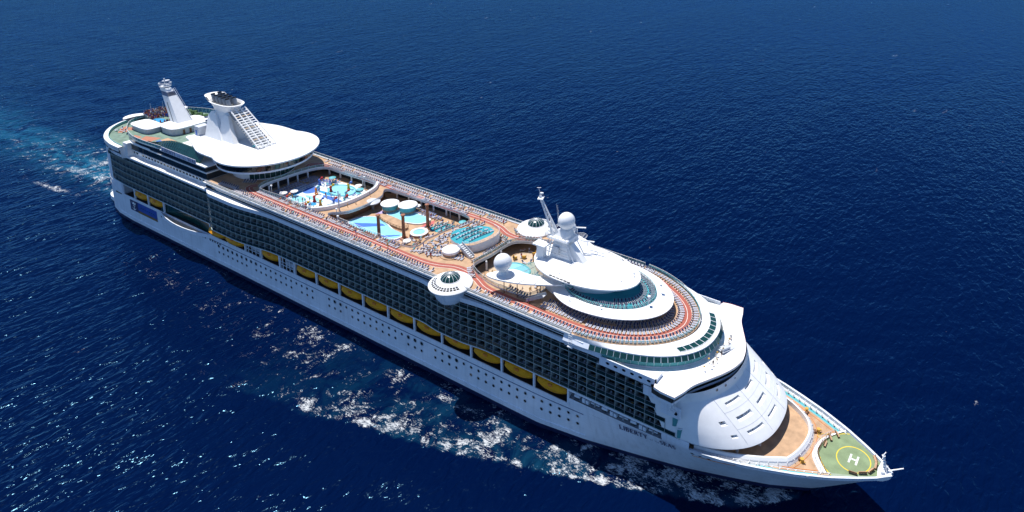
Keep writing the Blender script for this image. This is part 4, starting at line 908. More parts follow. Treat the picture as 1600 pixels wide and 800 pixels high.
b = MB(); b.box(66.6, 69.8, -7.5, -3.5, 42.0, 46.5, 'grey_white'); b.box(67.4, 68.4, -7.6, -7.5, 43, 45, 'mosaic_blue'); b.obj('climbing_hut', funnel, 0)
b = MB()
for k in range(4): b.box(69.6+.1*k, 71, -4.4-.2*k, -3.6, 46+k*1.3, 46.25+k*1.3, 'navy')
b.obj('funnel_ladder_stage', funnel, 0)

# ------------------------------------------------------------------ aft tiers
AFTS = [(33.4, 92), ]
b = MB()
b.box(34, 92, -16.8, 16.8, 30.6, 33.2, 'white')
b.box(36, 91.5, -17.75, 17.75, 33.0, 33.3, 'white')
b.box(36, 91, -17.4, 17.4, 33.3, 35.85, 'interior_shade')
b.box(36, 91.5, -17.8, 17.8, 35.85, 36.25, 'white')
b.box(42, 90.5, -17.4, 17.4, 36.25, 38.05, 'interior_shade')
b.box(60, 91, -17.8, 17.8, 38.05, 38.45, 'white')
aft = b.obj('aft_house', ship, 0); tag(aft, 'stepped aft decks with dark glazed galleries')
for i in range(24):
    if i in (2,): continue
    MB().box(37+i*2.25, 38.3+i*2.25, -16.9, -16.8, 31.4, 32.5, 'dark_glass').obj('gallery_window', aft, 0)
panes([(36.5, -17.45), (90.8, -17.45)], 33.35, 35.8, 2.4, 'dark_glass', aft, .16)
panes([(44, -17.45), (90.3, -17.45)], 36.3, 38.0, 2.4, 'dark_glass', aft, .16)
# big sign panel with green glass screen behind
sg = MB().box(61.6, 85.4, -18.0, -17.83, 38.3, 40.05, 'sign_panel').obj('name_sign', aft, 0); tag(sg, 'pale name sign with dark blue capitals')
letters('LIBERTY of the SEAS', lambda s, t, e: (62.5+s, -18.02-e, 38.5+t), 1.36, 'navy', sg, 'sign_letter', gap=.42, w2=.2, w1=.1)
gsp = smooth_poly([(50, -17.2), (58, -17.4), (70, -17.3), (80, -17.2), (86, -16.9)], 4, False)
P0 = resample(gsp, 1.3)
top_z = lambda x: 39.6+2.7*sm(50, 66, x)
for i, (a_, c_) in enumerate(zip(P0[:-1], P0[1:])):
    xm = (a_[0]+c_[0])/2; zz = top_z(xm); ins_ = 2.8*sm(52, 70, xm)
    for k, (f0, f1) in enumerate(((0, .5), (.5, 1))):
        z0, z1 = 38.6+(zz-38.6)*f0+.03, 38.6+(zz-38.6)*f1
        if z1-z0 < .15: continue
        MB().add([(a_[0]+.05, a_[1]+ins_*f0, z0), (c_[0]-.05, c_[1]+ins_*f0, z0), (c_[0]-.05, c_[1]+ins_*f1, z1-.05), (a_[0]+.05, a_[1]+ins_*f1, z1-.05)], [(0, 1, 2, 3)], 'green_glass').obj('screen_pane', aft, 0)
b = MB(); b.loft([[(x, y+.25, 38.5) for x, y in gsp], [(x, y+.25+2.8*sm(52, 70, x), top_z(x)) for x, y in gsp]], 'court_green'); b.obj('screen_backing', aft, 0)
# sports deck
so_ = smooth_poly([(17.2, 0), (18, -5.4), (21.6, -10.4), (30, -15.0), (38, -17.3), (45, -17.9), (52, -17.7), (60, -17.2)], 4, False)
SZ = 38.4
spo = so_+[(70, -15), (70, 15)]+[(x, -y) for x, y in reversed(so_[1:])]
b = MB(); b.slab(spo, 38.0, SZ, 'court_green', 'white')
b.loft([[(x, y, 36.6) for x, y in offset(so_, -.4)], [(x, y, 38.0) for x, y in offset(so_, -.4)]], 'interior_shade')
b.slab(offset(so_, -.2)+[(x, -y) for x, y in reversed(offset(so_, -.2)[1:])], 36.15, 36.62, 'white')
b.loft([[(x, y, 33.6) for x, y in offset(so_, -.4)], [(x, y, 36.2) for x, y in offset(so_, -.4)]], 'interior_shade')
spd = b.obj('sports_deck', ship, 0); tag(spd, 'aft sports deck in green and terracotta')
for z0, z1 in ((33.7, 36.1), (36.7, 37.95)): panes([q for q in offset(so_, -.25) if 17 < q[0] < 43], z0, z1, 2.2, 'dark_glass', spd, .14)
railing(so_, SZ, spd, 1.3, 2.0, 'sports_screen', 'teal_glass', .07); railing([(x, -y) for x, y in so_], SZ, spd, 2.2, 2.0, 'sports_screen', 'rail_glass', .07)
for pts in ([(24.5, -12.4), (28, -14.2), (30, -13), (26.4, -11)], [(41, -13.4), (43, -16.8), (49, -16.2), (48, -11)], [(36, -15.2), (38, -16.6), (42, -17), (40.6, -14.6)]): patch(pts, 'terracotta', 'court_patch', spd, SZ+.01)
patch([(50, -9.5), (50, -14.6), (68, -13.6), (68, -9.5)], 'teak', 'court_patch', spd, SZ+.012); patch([(50, -12.6), (68, -11.9), (68, -13.2), (50, -14.2)], 'mosaic_blue', 'court_stripe', spd, SZ+.018)
patch(ell(34, 11.6, 11, 2.6, 24), 'plant_green', 'golf_green', spd, SZ+.015)
for i in range(16):
    b = MB()
    for k in range(6): b.lathe([(0, .9), (.5, .6), (.65, .1), (.4, -.4)], (random.uniform(-.7, .7), random.uniform(-.6, .6), .5+random.uniform(0, .4)), 'plant_green', 7)
    o = b.obj('shrub', spd); o.location = (25+i*1.3, 11.0+1.6*math.sin(i*2.1), SZ)
# white houses on the sports deck
def house(cx, cy, a, bq, z0, z1, name, label, pw=4):
    w = ell(cx, cy, a*.93, bq*.93, 40, pw=pw); r = ell(cx, cy, a, bq, 40, pw=pw)
    b = MB(); b.loft([[(x, y, z0) for x, y in w], [(x, y, z1) for x, y in w]], 'grey_white', True)
    b.loft([[(x, y, z1) for x, y in r], [(x, y, z1+.35) for x, y in r], [(cx+(x-cx)*.8, cy+(y-cy)*.8, z1+.65) for x, y in r], [(cx+(x-cx)*.05, cy+(y-cy)*.05, z1+.8) for x, y in r]], 'roof_white', True); b.flat(r, z1, 'grey_white')
    o = b.obj(name, spd, 30); tag(o, label); return o
hm = house(45.0, 0, 6.3, 8.2, SZ, 41.0, 'mast_house', 'white roofed house below the aft mast')
for i in range(4): MB().box(51.0, 51.08, -4+i*2.6, -3.2+i*2.6, SZ+.1, 40.4, 'brown_wood').obj('house_door', hm, 0)
h2_ = house(33.4, -9.0, 7.2, 3.9, SZ, 40.3, 'snack_house', 'low white roofed kiosk near the stern')
b = MB(); b.lathe([(0, 39.0), (3.4, 39.3), (4.6, 39.8), (4.7, 40.0), (0, 40.3)], (18.6, -6.0, 0), 'roof_white', 30, R(80), R(260)); b.lathe([(2.6, SZ-.6), (3.6, 39.3)], (18.6, -6.0, 0), 'grey_white', 24, R(80), R(260)); b.obj('wave_rider_end', spd)
b = MB()
for k in range(6): b.box(18+k*.9, 18.9+k*.9, -3, 6.5, SZ, SZ+.4+.42*(5-k), 'grey')
b.obj('spectator_seats', spd, 0)
b = MB(); b.slab(ell(27.6, -1.6, 3.4, 2.2, 24), SZ, SZ+.55, 'pool_deep', 'white'); b.obj('surf_pool', spd, 0)
for x, y in ((17.6, 0.5), (19.6, 4.6), (22, 8), (25, 10.2)): b = MB(); b.tube((0, 0, 0), (0, 0, 5.8), .12, 'grey_white', .07); o = b.obj('flood_mast', spd); o.location = (x, y, SZ)
b = MB(); b.lathe([(0, .5), (1.6, .25), (2.4, 0)], (0, 0, 4.6), 'roof_white', 18); b.tube((0, 0, 0), (0, 0, 4.8), .15, 'grey_white'); o = b.obj('shade_canopy', spd); o.location = (30.5, 6.6, SZ)
# aft mast (tall swept fin)
am = MB()
def asec(t):
    x0, x1, w = 40.5-9.4*t, 46.6-11.0*t, 3.1-1.9*t; z = 41.0+13.6*t
    return [(x0, -w, z), (x1, -w, z), (x1, w, z), (x0, w, z)]
am.loft([asec(t) for t in np.linspace(0, 1, 6)], 'white', True); am.add(asec(1), [(0, 1, 2, 3)], 'white')
am.loft([[(x, y*1.02, z) for x, y, z in asec(t)] for t in (.78, .9)], 'letter_grey', True)
amo = am.obj('aft_mast', ship, 20); tag(amo, 'white swept aft mast with antenna platform')
b = MB(); b.slab(ell(33.2, 0, 2.0, 2.3, 20), 55.0, 55.2, 'grey_white'); 
for i in range(10): a = 2*PI*i/10; b.tube((33.2+1.9*math.cos(a), 2.1*math.sin(a), 55.2), (33.2+2.2*math.cos(a), 2.5*math.sin(a), 56.6), .08, 'grey_white', n=5)
b.lathe([(2.2, 56.5), (2.35, 56.6), (2.15, 56.65), (2.1, 56.5)], (33.2, 0, 0), 'grey_white', 20); b.slab(ell(33.0, .6, 1.0, 1.5, 14), 57.3, 57.4, 'grey_white')
b.tube((33, 0, 55), (33, 0, 58.4), .3, 'grey_white'); b.obj('mast_platform', amo, 25)
b = MB(); b.tube((46.8, 2.6, 41.2), (35.8, 1.7, 54.2), .13, 'white', n=5); b.tube((47.4, 3.0, 41.2), (36.4, 2.0, 54.6), .08, 'grey_white', n=5); b.obj('mast_cables', amo, 0)
b = MB(); b.add([(42.4, -3.09, 41.2), (43.0, -3.09, 41.2), (37.4, -2.0, 49.2), (37.0, -2.0, 49.2)], [(0, 1, 2, 3)], 'dark_grey'); o = b.obj('mast_slot', amo, 0); o.location = (0, -.02, 0)
# stern ring deck
sr = smooth_poly([(2.2, 0), (3.2, -6), (8, -12.8), (16.5, -18.2), (26, -20.6), (34.5, -21.0)], 5, False)
sro = sr+[(36, -16), (36, 16)]+[(x, -y) for x, y in reversed(sr[1:])]
b = MB(); b.slab(sro, 33.2, 33.6, 'court_green', 'white')
sri = offset(sr, -1.6)
b.loft([[(x, y, 32.6) for x, y in sr], [(x, y, 34.4) for x, y in sr], [(x, y, 34.4) for x, y in sri], [(x, y, 33.6) for x, y in sri]], 'roof_white'); b.loft([[(x, -y, 32.6) for x, y in sr], [(x, -y, 34.4) for x, y in sr], [(x, -y, 34.4) for x, y in sri], [(x, -y, 33.6) for x, y in sri]], 'roof_white')
lo = offset(sr, -.9); b.loft([[(x, y, 29.8) for x, y in offset(sr, -1.6)], [(x, y, 31.0) for x, y in lo], [(x, y, 32.6) for x, y in sr]], 'hull_white'); b.loft([[(x, -y, 29.8) for x, y in offset(sr, -1.6)], [(x, -y, 32.6) for x, y in sr]], 'hull_white')
b.add([(36, -16, 30), (36, -20.7, 30), (34.5, -20.8, 34.4), (36, -20, 34.4), (36, -16, 34.4)], [(0, 1, 2, 3, 4)], 'white')
b.slab([(x, y) for x, y in lo]+[(36, -19.8), (36, 19.8)]+[(x, -y) for x, y in reversed(lo)], 29.7, 29.9, 'white')
srg = b.obj('stern_gallery', ship, 30); tag(srg, 'rounded stern gallery with white rim')
panes([q for q in offset(sr, -.45) if q[0] > 5], 31.1, 32.4, 2.2, 'dark_glass', srg, .2, -.35, .35)
railing(offset(sr, -1.7), 33.6, srg, 1.2, 2, 'stern_rail', 'teal_glass', .06, 'teal_deck')
for pts in ([(8, -5), (10, -9), (14.5, -12), (16.5, -9), (12.5, -3)],): patch(pts, 'terracotta', 'court_patch', srg, 33.61)
for i in range(5): patch([(9+i*1.3, -5-i*1.1), (9.5+i*1.3, -4.8-i*1.1), (13+i*1.3, -8-i*1.1), (12.6+i*1.3, -8.4-i*1.1)], 'teak_pale' if i % 2 else 'court_green', 'deck_stripe', srg, 33.616)
b = MB(); b.box(34.5, 37.5, -19.2, -15.8, 29.9, 36.2, 'white'); b.obj('stair_tower', srg, 0)
for z in (15.4, 12.8): b = MB(); b.path([(x, -(halfB(x, z)+.06), z) for x in np.linspace(7, 30, 16)], .05, 'paint_white', 4); b.obj('stern_line', hull, 0)

# ------------------------------------------------------------------ lifeboats (hang from davits)
def boat_mesh():
    b = MB(); L = 11.1; n = 17; secs = []
    for i in range(n):
        t = i/(n-1); s = 2*t-1; w = 2.1*(1-abs(s)**3.2)**.6+.02; k = -1.6+1.3*abs(s)**2.4; top = 1.6-.7*abs(s)**3
        pr = [(0, k), (.45*w, k+.12), (.85*w, k+.75), (w, .0), (1.04*w, .12), (w*.95, .3), (w*.78, top*.7), (w*.4, top*.97), (0, top)]
        full = pr+[(-y, z) for y, z in reversed(pr[1:-1])]
        secs.append([(s*L/2, y, z) for y, z in full])
    b.loft(secs, 'boat_yellow', False)
    for k in range(n-1):
        a = k*16+15; c = k*16
    fs = [(k*16+15, k*16, (k+1)*16, (k+1)*16+15) for k in range(n-1)]
    b.add([p for c in secs for p in c], fs, 'boat_yellow'); return b
bm = boat_mesh().mesh('lifeboat_hull', 50)
keelm = MB().box(-3.4, 3.4, -.12, .12, -1.62, -1.4, 'boat_orange').mesh('keel_strip', 0); hatm = MB().box(-.7, .7, -1.9, -1.7, .5, 1.25, 'boat_orange').mesh('entry_hatch', 0)
fall = MB().tube((-3.6, 0, 1.0), (-3.6, 0, 2.2), .08, 'steel').tube((3.6, 0, 1.0), (3.6, 0, 2.2), .08, 'steel').mesh('boat_falls', 0)
bx = [43.2, 54.2, 97.6, 108.4, 128.5]+[142.2+11.505*(i+.5) for i in range(10)]
words = ['first lifeboat from the stern, beside the davit posts', 'second lifeboat from the stern, next to the rounded terrace', 'lifeboat just forward of the rounded terrace, under the bulging balconies', 'second lifeboat forward of the rounded terrace', 'lone lifeboat between the two bays of raft frames', 'lifeboat just forward of the second raft frame']
ordn = ['last', 'second to last', 'third to last', 'fourth to last', 'fifth to last', 'sixth to last', 'seventh to last', 'eighth to last', 'ninth to last']
for i, x in enumerate(bx):
    e = empty('lifeboat', (x, -17.75 if not 92 < x < 112 else -18.9, 14.45)); link('boat_hull', bm, e); link('keel_strip', keelm, e); link('entry_hatch', hatm, e); link('boat_falls', fall, e)
    lab = 'yellow '+words[i] if i < 6 else 'yellow lifeboat, %s of the long row counted from the bow' % ordn[len(bx)-1-i]
    if i == len(bx)-1: lab = 'yellow lifeboat nearest the bow, last bay before the hull lettering'
    tag(e, lab, 'lifeboat', 'lifeboats hanging along the boat deck')
# ------------------------------------------------------------------ loungers
def lounger_mb(cl, headc):
    b = MB()
    for x in (-.75, .45):
        for y in (-.25, .25): b.box(x-.03, x+.03, y-.03, y+.03, 0, .3, 'white')
    for y in (-.27, .27): b.box(-.95, .35, y-.035, y+.035, .3, .38, 'white')
    for k in range(3): b.box(-.92+k*.43, -.56+k*.43, -.235, .235, .33, .37, cl)
    b.obox((.64, 0, .6), (.76, .6, .05), 0, 'white', -.72); b.obox((.622, 0, .632), (.72, .5, .05), 0, headc, -.72)
    return b
LK = {'navy': lounger_mb('stripe_cloth', 'navy_cloth'), 'dark': lounger_mb('navy_cloth', 'navy_cloth'), 'blue': lounger_mb('blue_cloth', 'blue_cloth')}
LM = {k: v.mesh('sun_lounger', 0) for k, v in LK.items()}
def inpoly__(x, y): return math.hypot((x-203.4)/8.6, (y-2.8)/7.4) < 1
def inpoly_(x, y, splash=False): return math.hypot((x-133)/14.5, y/12) < 1 if splash else (217 < x < 239 and -9 < y < 12.4 and x+y*.3 > 216)
LO = []   # (x, y, z, rot, kind, label, group)
def lrow(path, step, z, kind, label, face, skip=.06, group='sun loungers'):
    Q = resample(path, step*1.18); kk = 0
    for a, c in zip(Q[:-1], Q[1:]):
        if random.random() < skip: continue
        kk += 1
        t = math.atan2(c[1]-a[1], c[0]-a[0]); mx_, my_ = (a[0]+c[0])/2, (a[1]+c[1])/2
        LO.append((mx_+random.uniform(-.05, .05), my_+random.uniform(-.08, .08), z(mx_, my_) if callable(z) else z, t+face+random.uniform(-.07, .07), kind, label, ordinal(kk)+(' from aft' if abs(path[-1][0]-path[0][0]) > abs(path[-1][1]-path[0][1]) else ' from starboard')))
def ordinal(n): return '%d%s' % (n, 'th' if 10 <= n % 100 <= 20 else {1: 'st', 2: 'nd', 3: 'rd'}.get(n % 10, 'th'))
H = PI/2
lrow([(108, -17.5), (207, -17.5)], .92, Z12, 'navy', 'striped lounger between red track and starboard rail', H, .08)
lrow([(108, -18.6), (206, -18.6)], .98, Z12, 'navy', 'striped sun lounger close against the starboard windscreen', H, .45)
lrow([(223.5, -17.9), (259, -17.9)], .92, Z12, 'navy', 'striped lounger along starboard rail forward of the domed pod', H, .03)
lrow([(116, -13.5), (188, -13.5)], .9, Z12, 'navy', 'striped lounger between starboard track and pool openings', H, .08)
lrow([(112, 17.4), (205, 17.4)], .9, Z12, 'navy', 'striped sun lounger in the far row along the port rail', H, .05)
lrow([(118, 15.1), (190, 15.1)], .95, Z12, 'navy', 'striped sun lounger on the port edge of the pool openings', H, .15)
lrow([(226, 17.9), (262, 17.9)], .95, Z12, 'navy', 'striped sun lounger on the port rail beside the raised deck', H, .05)
inr = [q for q in nose(258, 19.4, 12.6, 1.95, 60) if q[0] > 258.0]
lrow([(244, -13.6), (258, -13.6)], .85, Z12, 'navy', 'lounger beside the raised white deck, starboard side', H, .03)
lrow([(244.5, -11.6), (258, -12.0)], .85, Z12, 'dark', 'navy sun lounger beside the base of the raised white deck', H, .03)
arc1 = [q for q in nose(258, 21.2, 14.0, 1.95, 60) if q[0] > 258.4]; lrow(arc1, .88, Z12, 'navy', 'lounger in the curved row just inside the red track', -H+PI, .02)
arc2 = [q for q in nose(258, 18.4, 11.4, 1.95, 60) if q[0] > 266]; lrow(arc2, .88, Z12, 'dark', 'navy lounger in the short middle arc on tan deck', H, .02)
arc3 = [q for q in nose(256, 17.4, 11.0, 1.95, 60) if q[0] > 254]; lrow(arc3, .86, Z12, 'dark', 'navy lounger shaded under the raised white deck rim', H, .02)
arc4 = [q for q in nose(258, 25.4, 17.8, 1.85, 60) if q[0] > 259]; lrow(arc4, .9, Z12, 'navy', 'lounger in the outermost curved row against bow windscreen', H, .03)
ta = [q for q in sc(hat_o, .70) if q[0] > 243]; ta.sort(key=lambda q: math.atan2(q[1], q[0]-250)); lrow(ta, .9, 37.1, 'dark', 'navy lounger in the outer ring on the teal carpet', H, .03)
tb = [q for q in sc(hat_o, .585) if q[0] > 262]; tb.sort(key=lambda q: math.atan2(q[1], q[0]-250)); lrow(tb, .9, 37.1, 'dark', 'navy lounger in the inner arc on the teal carpet', H, .03)
lrow([(231, -12.4+.0), (238.5, -13.2)], .8, Z12, 'dark', 'black sun lounger in the shade below the white canopy', H, 0)
lrow([(200.8, -9.8), (209.6, -7.6)], .82, Z12, 'navy', 'sun lounger in the angled group beside the round bar', H, .02)
for k, (dx, dy) in enumerate(((0, 0), (2.0, -.6))): lrow([(206+dx, 9.8+dy), (213+dx, 8.2+dy)], .85, Z12, 'navy', 'lounger between teal terrace and port track', H, .05)
lrow([(214, 13.9-1), (222, 14.9)], .85, Z12, 'navy', 'sun lounger grouped around the port glass dome', -H, .05); lrow([(210.6, 15.8), (213.4, 13.6)], .85, Z12, 'navy', 'sun lounger grouped around the port glass dome', -H, .05)
lrow([(212.6, -7.0), (213.4, 1), (213.9, 8.6)], .8, Z12, 'dark', 'navy sun lounger lining the forward opening on its aft side', PI, .03)
lrow([(214.2, -10), (219, -13.2-.6)], .8, Z12, 'navy', 'sun lounger lining the forward opening beside the red track bend', H, .05); lrow([(219.5, -14.4+.2), (228, -15.0+.2)][:0] or [(217, 12.4), (227, 15.6)], .9, Z12, 'dark', 'sun lounger lining the forward opening on its port side', -H, .05)
for k, r in enumerate((0, 2.3, 4.6, 6.9)): lrow([(198.2+k*2.6, -1.8+.2*k), (198.6+k*2.6, 2.6), (200.2+k*2.6, 7.8-.2*k)], .95, zt, 'navy', 'sun lounger on the raised teal terrace', PI, .04)
lrow([(212.4, -1.6), (213.0+.4, 5.4)], .9, Z12, 'dark', 'navy sun lounger against the wall of the teal terrace', 0, 0)
for k in range(3): lrow([(183+k*2.4, -10.6+.3*k), (184.2+k*2.4, -5.4+.4*k)], .9, Z11, 'navy', 'sun lounger on the pool deck beside the stairs', .3, .1)
for k in range(4): lrow([(181.6+2.2*k, 5.2), (182.4+2.2*k, 10.8)], .95, Z11+.03, 'navy', 'sun lounger on the teal patch beside the copper columns', .2, .1)
for k in range(3): lrow([(168, 10.7+.9*k), (180, 11.2+.9*k)], .95, Z11, 'blue', 'sun lounger under the port gallery beside the main pools', -H, .2)
for k in range(3): lrow([(194.4+2.0*k, 6.8+k*.5), (195.4+2*k, 12.4+k*.2)], .95, Z12, 'navy', 'sun lounger on the port corner forward of the main pools', .2, .08)
for k in range(3): lrow([(192.5+3*k, -12.6+.5*k), (197+3*k, -10.2+.5*k)], .9, Z12, 'navy', 'sun lounger on the starboard corner forward of the main pools', .9, .1)
for k in range(5): lrow([(114.6+.8*k+.9*k, -9.5+.5*k), (114.4+.9*k+.8*k, 10)], .95, Z11+.13, 'blue', 'blue sun lounger in the shade at the aft end of the splash area', PI, .06)
for k in range(3): lrow([(121+k*1.9, 8.2+1.0*k), (123+k*1.9, 11.6+.2*k)], .95, Z11+.13, 'blue', 'blue sun lounger in sunlight beside the splash pool', .4, .1)
lrow([(97, -17.2), (108, -16.2)], .95, Z12, 'navy', 'sun lounger in the shade beside the lounge house', H, .2); lrow([(103, -12.2), (109, -8.6)], .9, Z12, 'dark', 'sun lounger against the drum of the lounge house', H, .1)
def scatter(n, x0, x1, y0, y1, z, kind, label, ok, mind=1.25):
    pl = []; tries = 0
    while len(pl) < n and tries < 4000:
        tries += 1; x, y = random.uniform(x0, x1), random.uniform(y0, y1)
        if not ok(x, y) or any(math.hypot(x-a, y-c) < mind for a, c in pl): continue
        pl.append((x, y)); LO.append((x, y, z, round(random.uniform(0, 4))*H/2+random.uniform(-.2, .2), kind, label, ordinal(len(pl))+' placed'))
okp = lambda x, y: not (155.5 < x < 179.5 and -9.4 < y < 10.6) and math.hypot(x-181.8, y-.5) > 3.8 and math.hypot(x-180, y+4.4) > 2 and not (x > 186.6 and -11 < y < 4) and not (180.6 < x and y > 4)
scatter(46, 155.5, 191, -11.6, 12.5, Z11+.01, 'navy', 'sun lounger scattered around the main pools', okp)
scatter(34, 217.5, 238, -4, 12, Z11+.04, 'navy', 'sun lounger in the sunken solarium', lambda x, y: math.hypot(x-231.4, y-7.6) > 3.2 and not (217.8 < x < 228.6 and -3.4 < y < 5) and inpoly_(x, y), 1.5)
scatter(30, 119, 147, -11, 12.4, Z11+.13, 'blue', 'blue lounger on the splash area floor', lambda x, y: inpoly_(x, y, True) and math.hypot((x-133.5)/6.6, (y-7.8)/4.8) > 1 and (y > 7 or y < -8 or x > 142), 1.2)
scatter(30, 193.8, 199.6, -9.4, 5.6, Z12+.01, 'navy', 'sun lounger between the pool stairs and teal terrace', lambda x, y: math.hypot(x-204.2, y+7.4) > 4.4 and not inpoly__(x, y), 1.3)
scatter(16, 9, 16, -12, 9, 33.62, 'navy', 'sun lounger on the stern gallery deck', lambda x, y: math.hypot((x-22)/16, y/15) < 1, 1.3)
LO.sort(key=lambda l: (Vector(l[:3])-CAM).length)
rest = MB()
for i, (x, y, z, r, kind, lab, grp) in enumerate(LO):
    if i < 300:
        o = link('sun_lounger', LM[kind]); o.location = (x, y, z+.012); o.rotation_euler = (0, 0, r); tag(o, '%s, %s' % (lab, grp), 'sun lounger', 'sun loungers on the decks')
    else:
        M = Matrix.Translation((x, y, z+.012)) @ Matrix.Rotation(r, 4, 'Z'); src = LK[kind]; base = len(rest.v)
        rest.v += [tuple(M @ Vector(v)) for v in src.v]
        for f, mm in zip(src.f, src.m): rest.f.append(tuple(base+q for q in f)); rest.m.append(rest.mi(src.mats[mm]))
o = rest.obj('sun_loungers', None, 0); tag(o, 'many more sun loungers on the middle and aft decks', 'sun loungers', kind='stuff')

# ------------------------------------------------------------------ people
def person_mesh(pose):
    if pose == 'stand':
        J = {'pel': (0, 0, .95, .15), 'bel': (0, 0, 1.12, .13), 'che': (0, 0, 1.35, .16), 'nec': (0, 0, 1.52, .055), 'hea': (.02, 0, 1.64, .1), 'top': (.01, 0, 1.74, .07),
             'shl': (0, .18, 1.43, .06), 'ell': (-.02, .24, 1.16, .045), 'wrl': (.08, .25, .92, .035), 'hal': (.1, .25, .83, .04), 'shr': (0, -.18, 1.43, .06), 'elr': (-.02, -.24, 1.16, .045), 'wrr': (.06, -.25, .92, .035), 'har': (.08, -.25, .83, .04),
             'hil': (0, .09, .88, .09), 'knl': (.03, .1, .5, .065), 'anl': (-.02, .1, .09, .045), 'fol': (.14, .1, .04, .04), 'hir': (0, -.09, .88, .09), 'knr': (.05, -.1, .5, .065), 'anr': (.04, -.1, .09, .045), 'for': (.2, -.1, .04, .04)}
    elif pose == 'sit':
        J = {'pel': (0, 0, .5, .15), 'bel': (0, 0, .66, .13), 'che': (.02, 0, .9, .16), 'nec': (.02, 0, 1.07, .055), 'hea': (.05, 0, 1.19, .1), 'top': (.04, 0, 1.29, .07),
             'shl': (.02, .18, .98, .06), 'ell': (.06, .24, .72, .045), 'wrl': (.28, .18, .64, .035), 'hal': (.36, .15, .64, .04), 'shr': (.02, -.18, .98, .06), 'elr': (.06, -.24, .72, .045), 'wrr': (.28, -.18, .64, .035), 'har': (.36, -.15, .64, .04),
             'hil': (.05, .1, .5, .09), 'knl': (.45, .12, .5, .065), 'anl': (.46, .12, .09, .045), 'fol': (.6, .12, .04, .04), 'hir': (.05, -.1, .5, .09), 'knr': (.45, -.12, .5, .065), 'anr': (.44, -.12, .09, .045), 'for': (.58, -.12, .04, .04)}
    else:   # reclining on a lounger, head towards +x
        J = {'pel': (.25, 0, .56, .14), 'bel': (.40, 0, .66, .13), 'che': (.58, 0, .82, .15), 'nec': (.72, 0, .95, .055), 'hea': (.80, 0, 1.03, .1), 'top': (.86, 0, 1.1, .07),
             'shl': (.64, .18, .87, .06), 'ell': (.42, .26, .68, .045), 'wrl': (.2, .25, .56, .035), 'hal': (.12, .24, .53, .04), 'shr': (.64, -.18, .87, .06), 'elr': (.42, -.26, .68, .045), 'wrr': (.2, -.25, .56, .035), 'har': (.12, -.24, .53, .04),
             'hil': (.2, .09, .53, .09), 'knl': (-.2, .1, .56, .065), 'anl': (-.62, .1, .49, .045), 'fol': (-.68, .1, .6, .04), 'hir': (.2, -.09, .53, .09), 'knr': (-.2, -.1, .62, .065), 'anr': (-.58, -.1, .49, .045), 'for': (-.64, -.1, .6, .04)}
    ks = list(J); ix = {k: i for i, k in enumerate(ks)}
    E_ = [('pel', 'bel'), ('bel', 'che'), ('che', 'nec'), ('nec', 'hea'), ('hea', 'top'), ('che', 'shl'), ('shl', 'ell'), ('ell', 'wrl'), ('wrl', 'hal'), ('che', 'shr'), ('shr', 'elr'), ('elr', 'wrr'), ('wrr', 'har'), ('pel', 'hil'), ('hil', 'knl'), ('knl', 'anl'), ('anl', 'fol'), ('pel', 'hir'), ('hir', 'knr'), ('knr', 'anr'), ('anr', 'for')]
    me = bpy.data.meshes.new('person'); me.from_pydata([J[k][:3] for k in ks], [(ix[a], ix[c]) for a, c in E_], [])
    o = bpy.data.objects.new('tmp', me); COL.objects.link(o); o.modifiers.new('skin', 'SKIN'); ss = o.modifiers.new('sub', 'SUBSURF'); ss.levels = 1; ss.render_levels = 1
    if not me.skin_vertices: 
        bpy.context.view_layer.objects.active = o
    sv = me.skin_vertices[0].data
    for i, k in enumerate(ks): sv[i].radius = (J[k][3], J[k][3]); sv[i].use_root = (k == 'pel')
    dg = bpy.context.evaluated_depsgraph_get(); m2 = bpy.data.meshes.new_from_object(o.evaluated_get(dg)); bpy.data.objects.remove(o)
    m2.materials.clear()
    pj = {k: Vector(J[k][:3]) for k in ks}
    idx = []
    for p_ in m2.polygons:
        near = min(ks, key=lambda k: (pj[k]-p_.center).length)
        idx.append({'top': 2, 'che': 1, 'bel': 1, 'pel': 3, 'hil': 3, 'hir': 3, 'shl': 1, 'shr': 1}.get(near, 0))
        if near == 'hea' and p_.center.x < pj['hea'].x-.02: idx[-1] = 2
    m2['idx'] = idx; return m2, idx
PM = {}
cl_names = ['red', 'blue', 'white', 'black', 'yellow', 'aqua']
for pose in ('stand', 'sit', 'lie'):
    base, idx = person_mesh(pose)
    for ci, c in enumerate(cl_names):
        m3 = base.copy(); m3.name = 'person'
        top_m = MATS['cloth_'+c] if (pose == 'stand' or ci % 3 == 2) else MATS['skin_light' if ci % 2 else 'skin_tan']
        for mm in (MATS['skin_light' if ci % 2 else 'skin_tan'], top_m, MATS['hair_dark'], MATS['cloth_'+c]): m3.materials.append(mm)
        m3.polygons.foreach_set('material_index', idx); m3.polygons.foreach_set('use_smooth', [True]*len(idx)); PM[pose, c] = m3
PEOPLE = []
def person(x, y, z, pose, where, rz=None, c=None):
    c = c or random.choice(cl_names); o = link('person', PM[pose, c]); o.location = (x, y, z); o.rotation_euler = (0, 0, rz if rz is not None else random.uniform(0, 2*PI))
    what = {'stand': 'standing', 'sit': 'sitting', 'lie': 'reclining on lounger'}[pose]
    PEOPLE.append((o, 'person in %s %s %s' % (c if c != 'aqua' else 'turquoise', what, where)))
def inpoly(x, y, P):
    r = False; j = len(P)-1
    for i in range(len(P)):
        if (P[i][1] > y) != (P[j][1] > y) and x < (P[j][0]-P[i][0])*(y-P[i][1])/(P[j][1]-P[i][1])+P[i][0]: r = not r
        j = i
    return r
cnt = 0
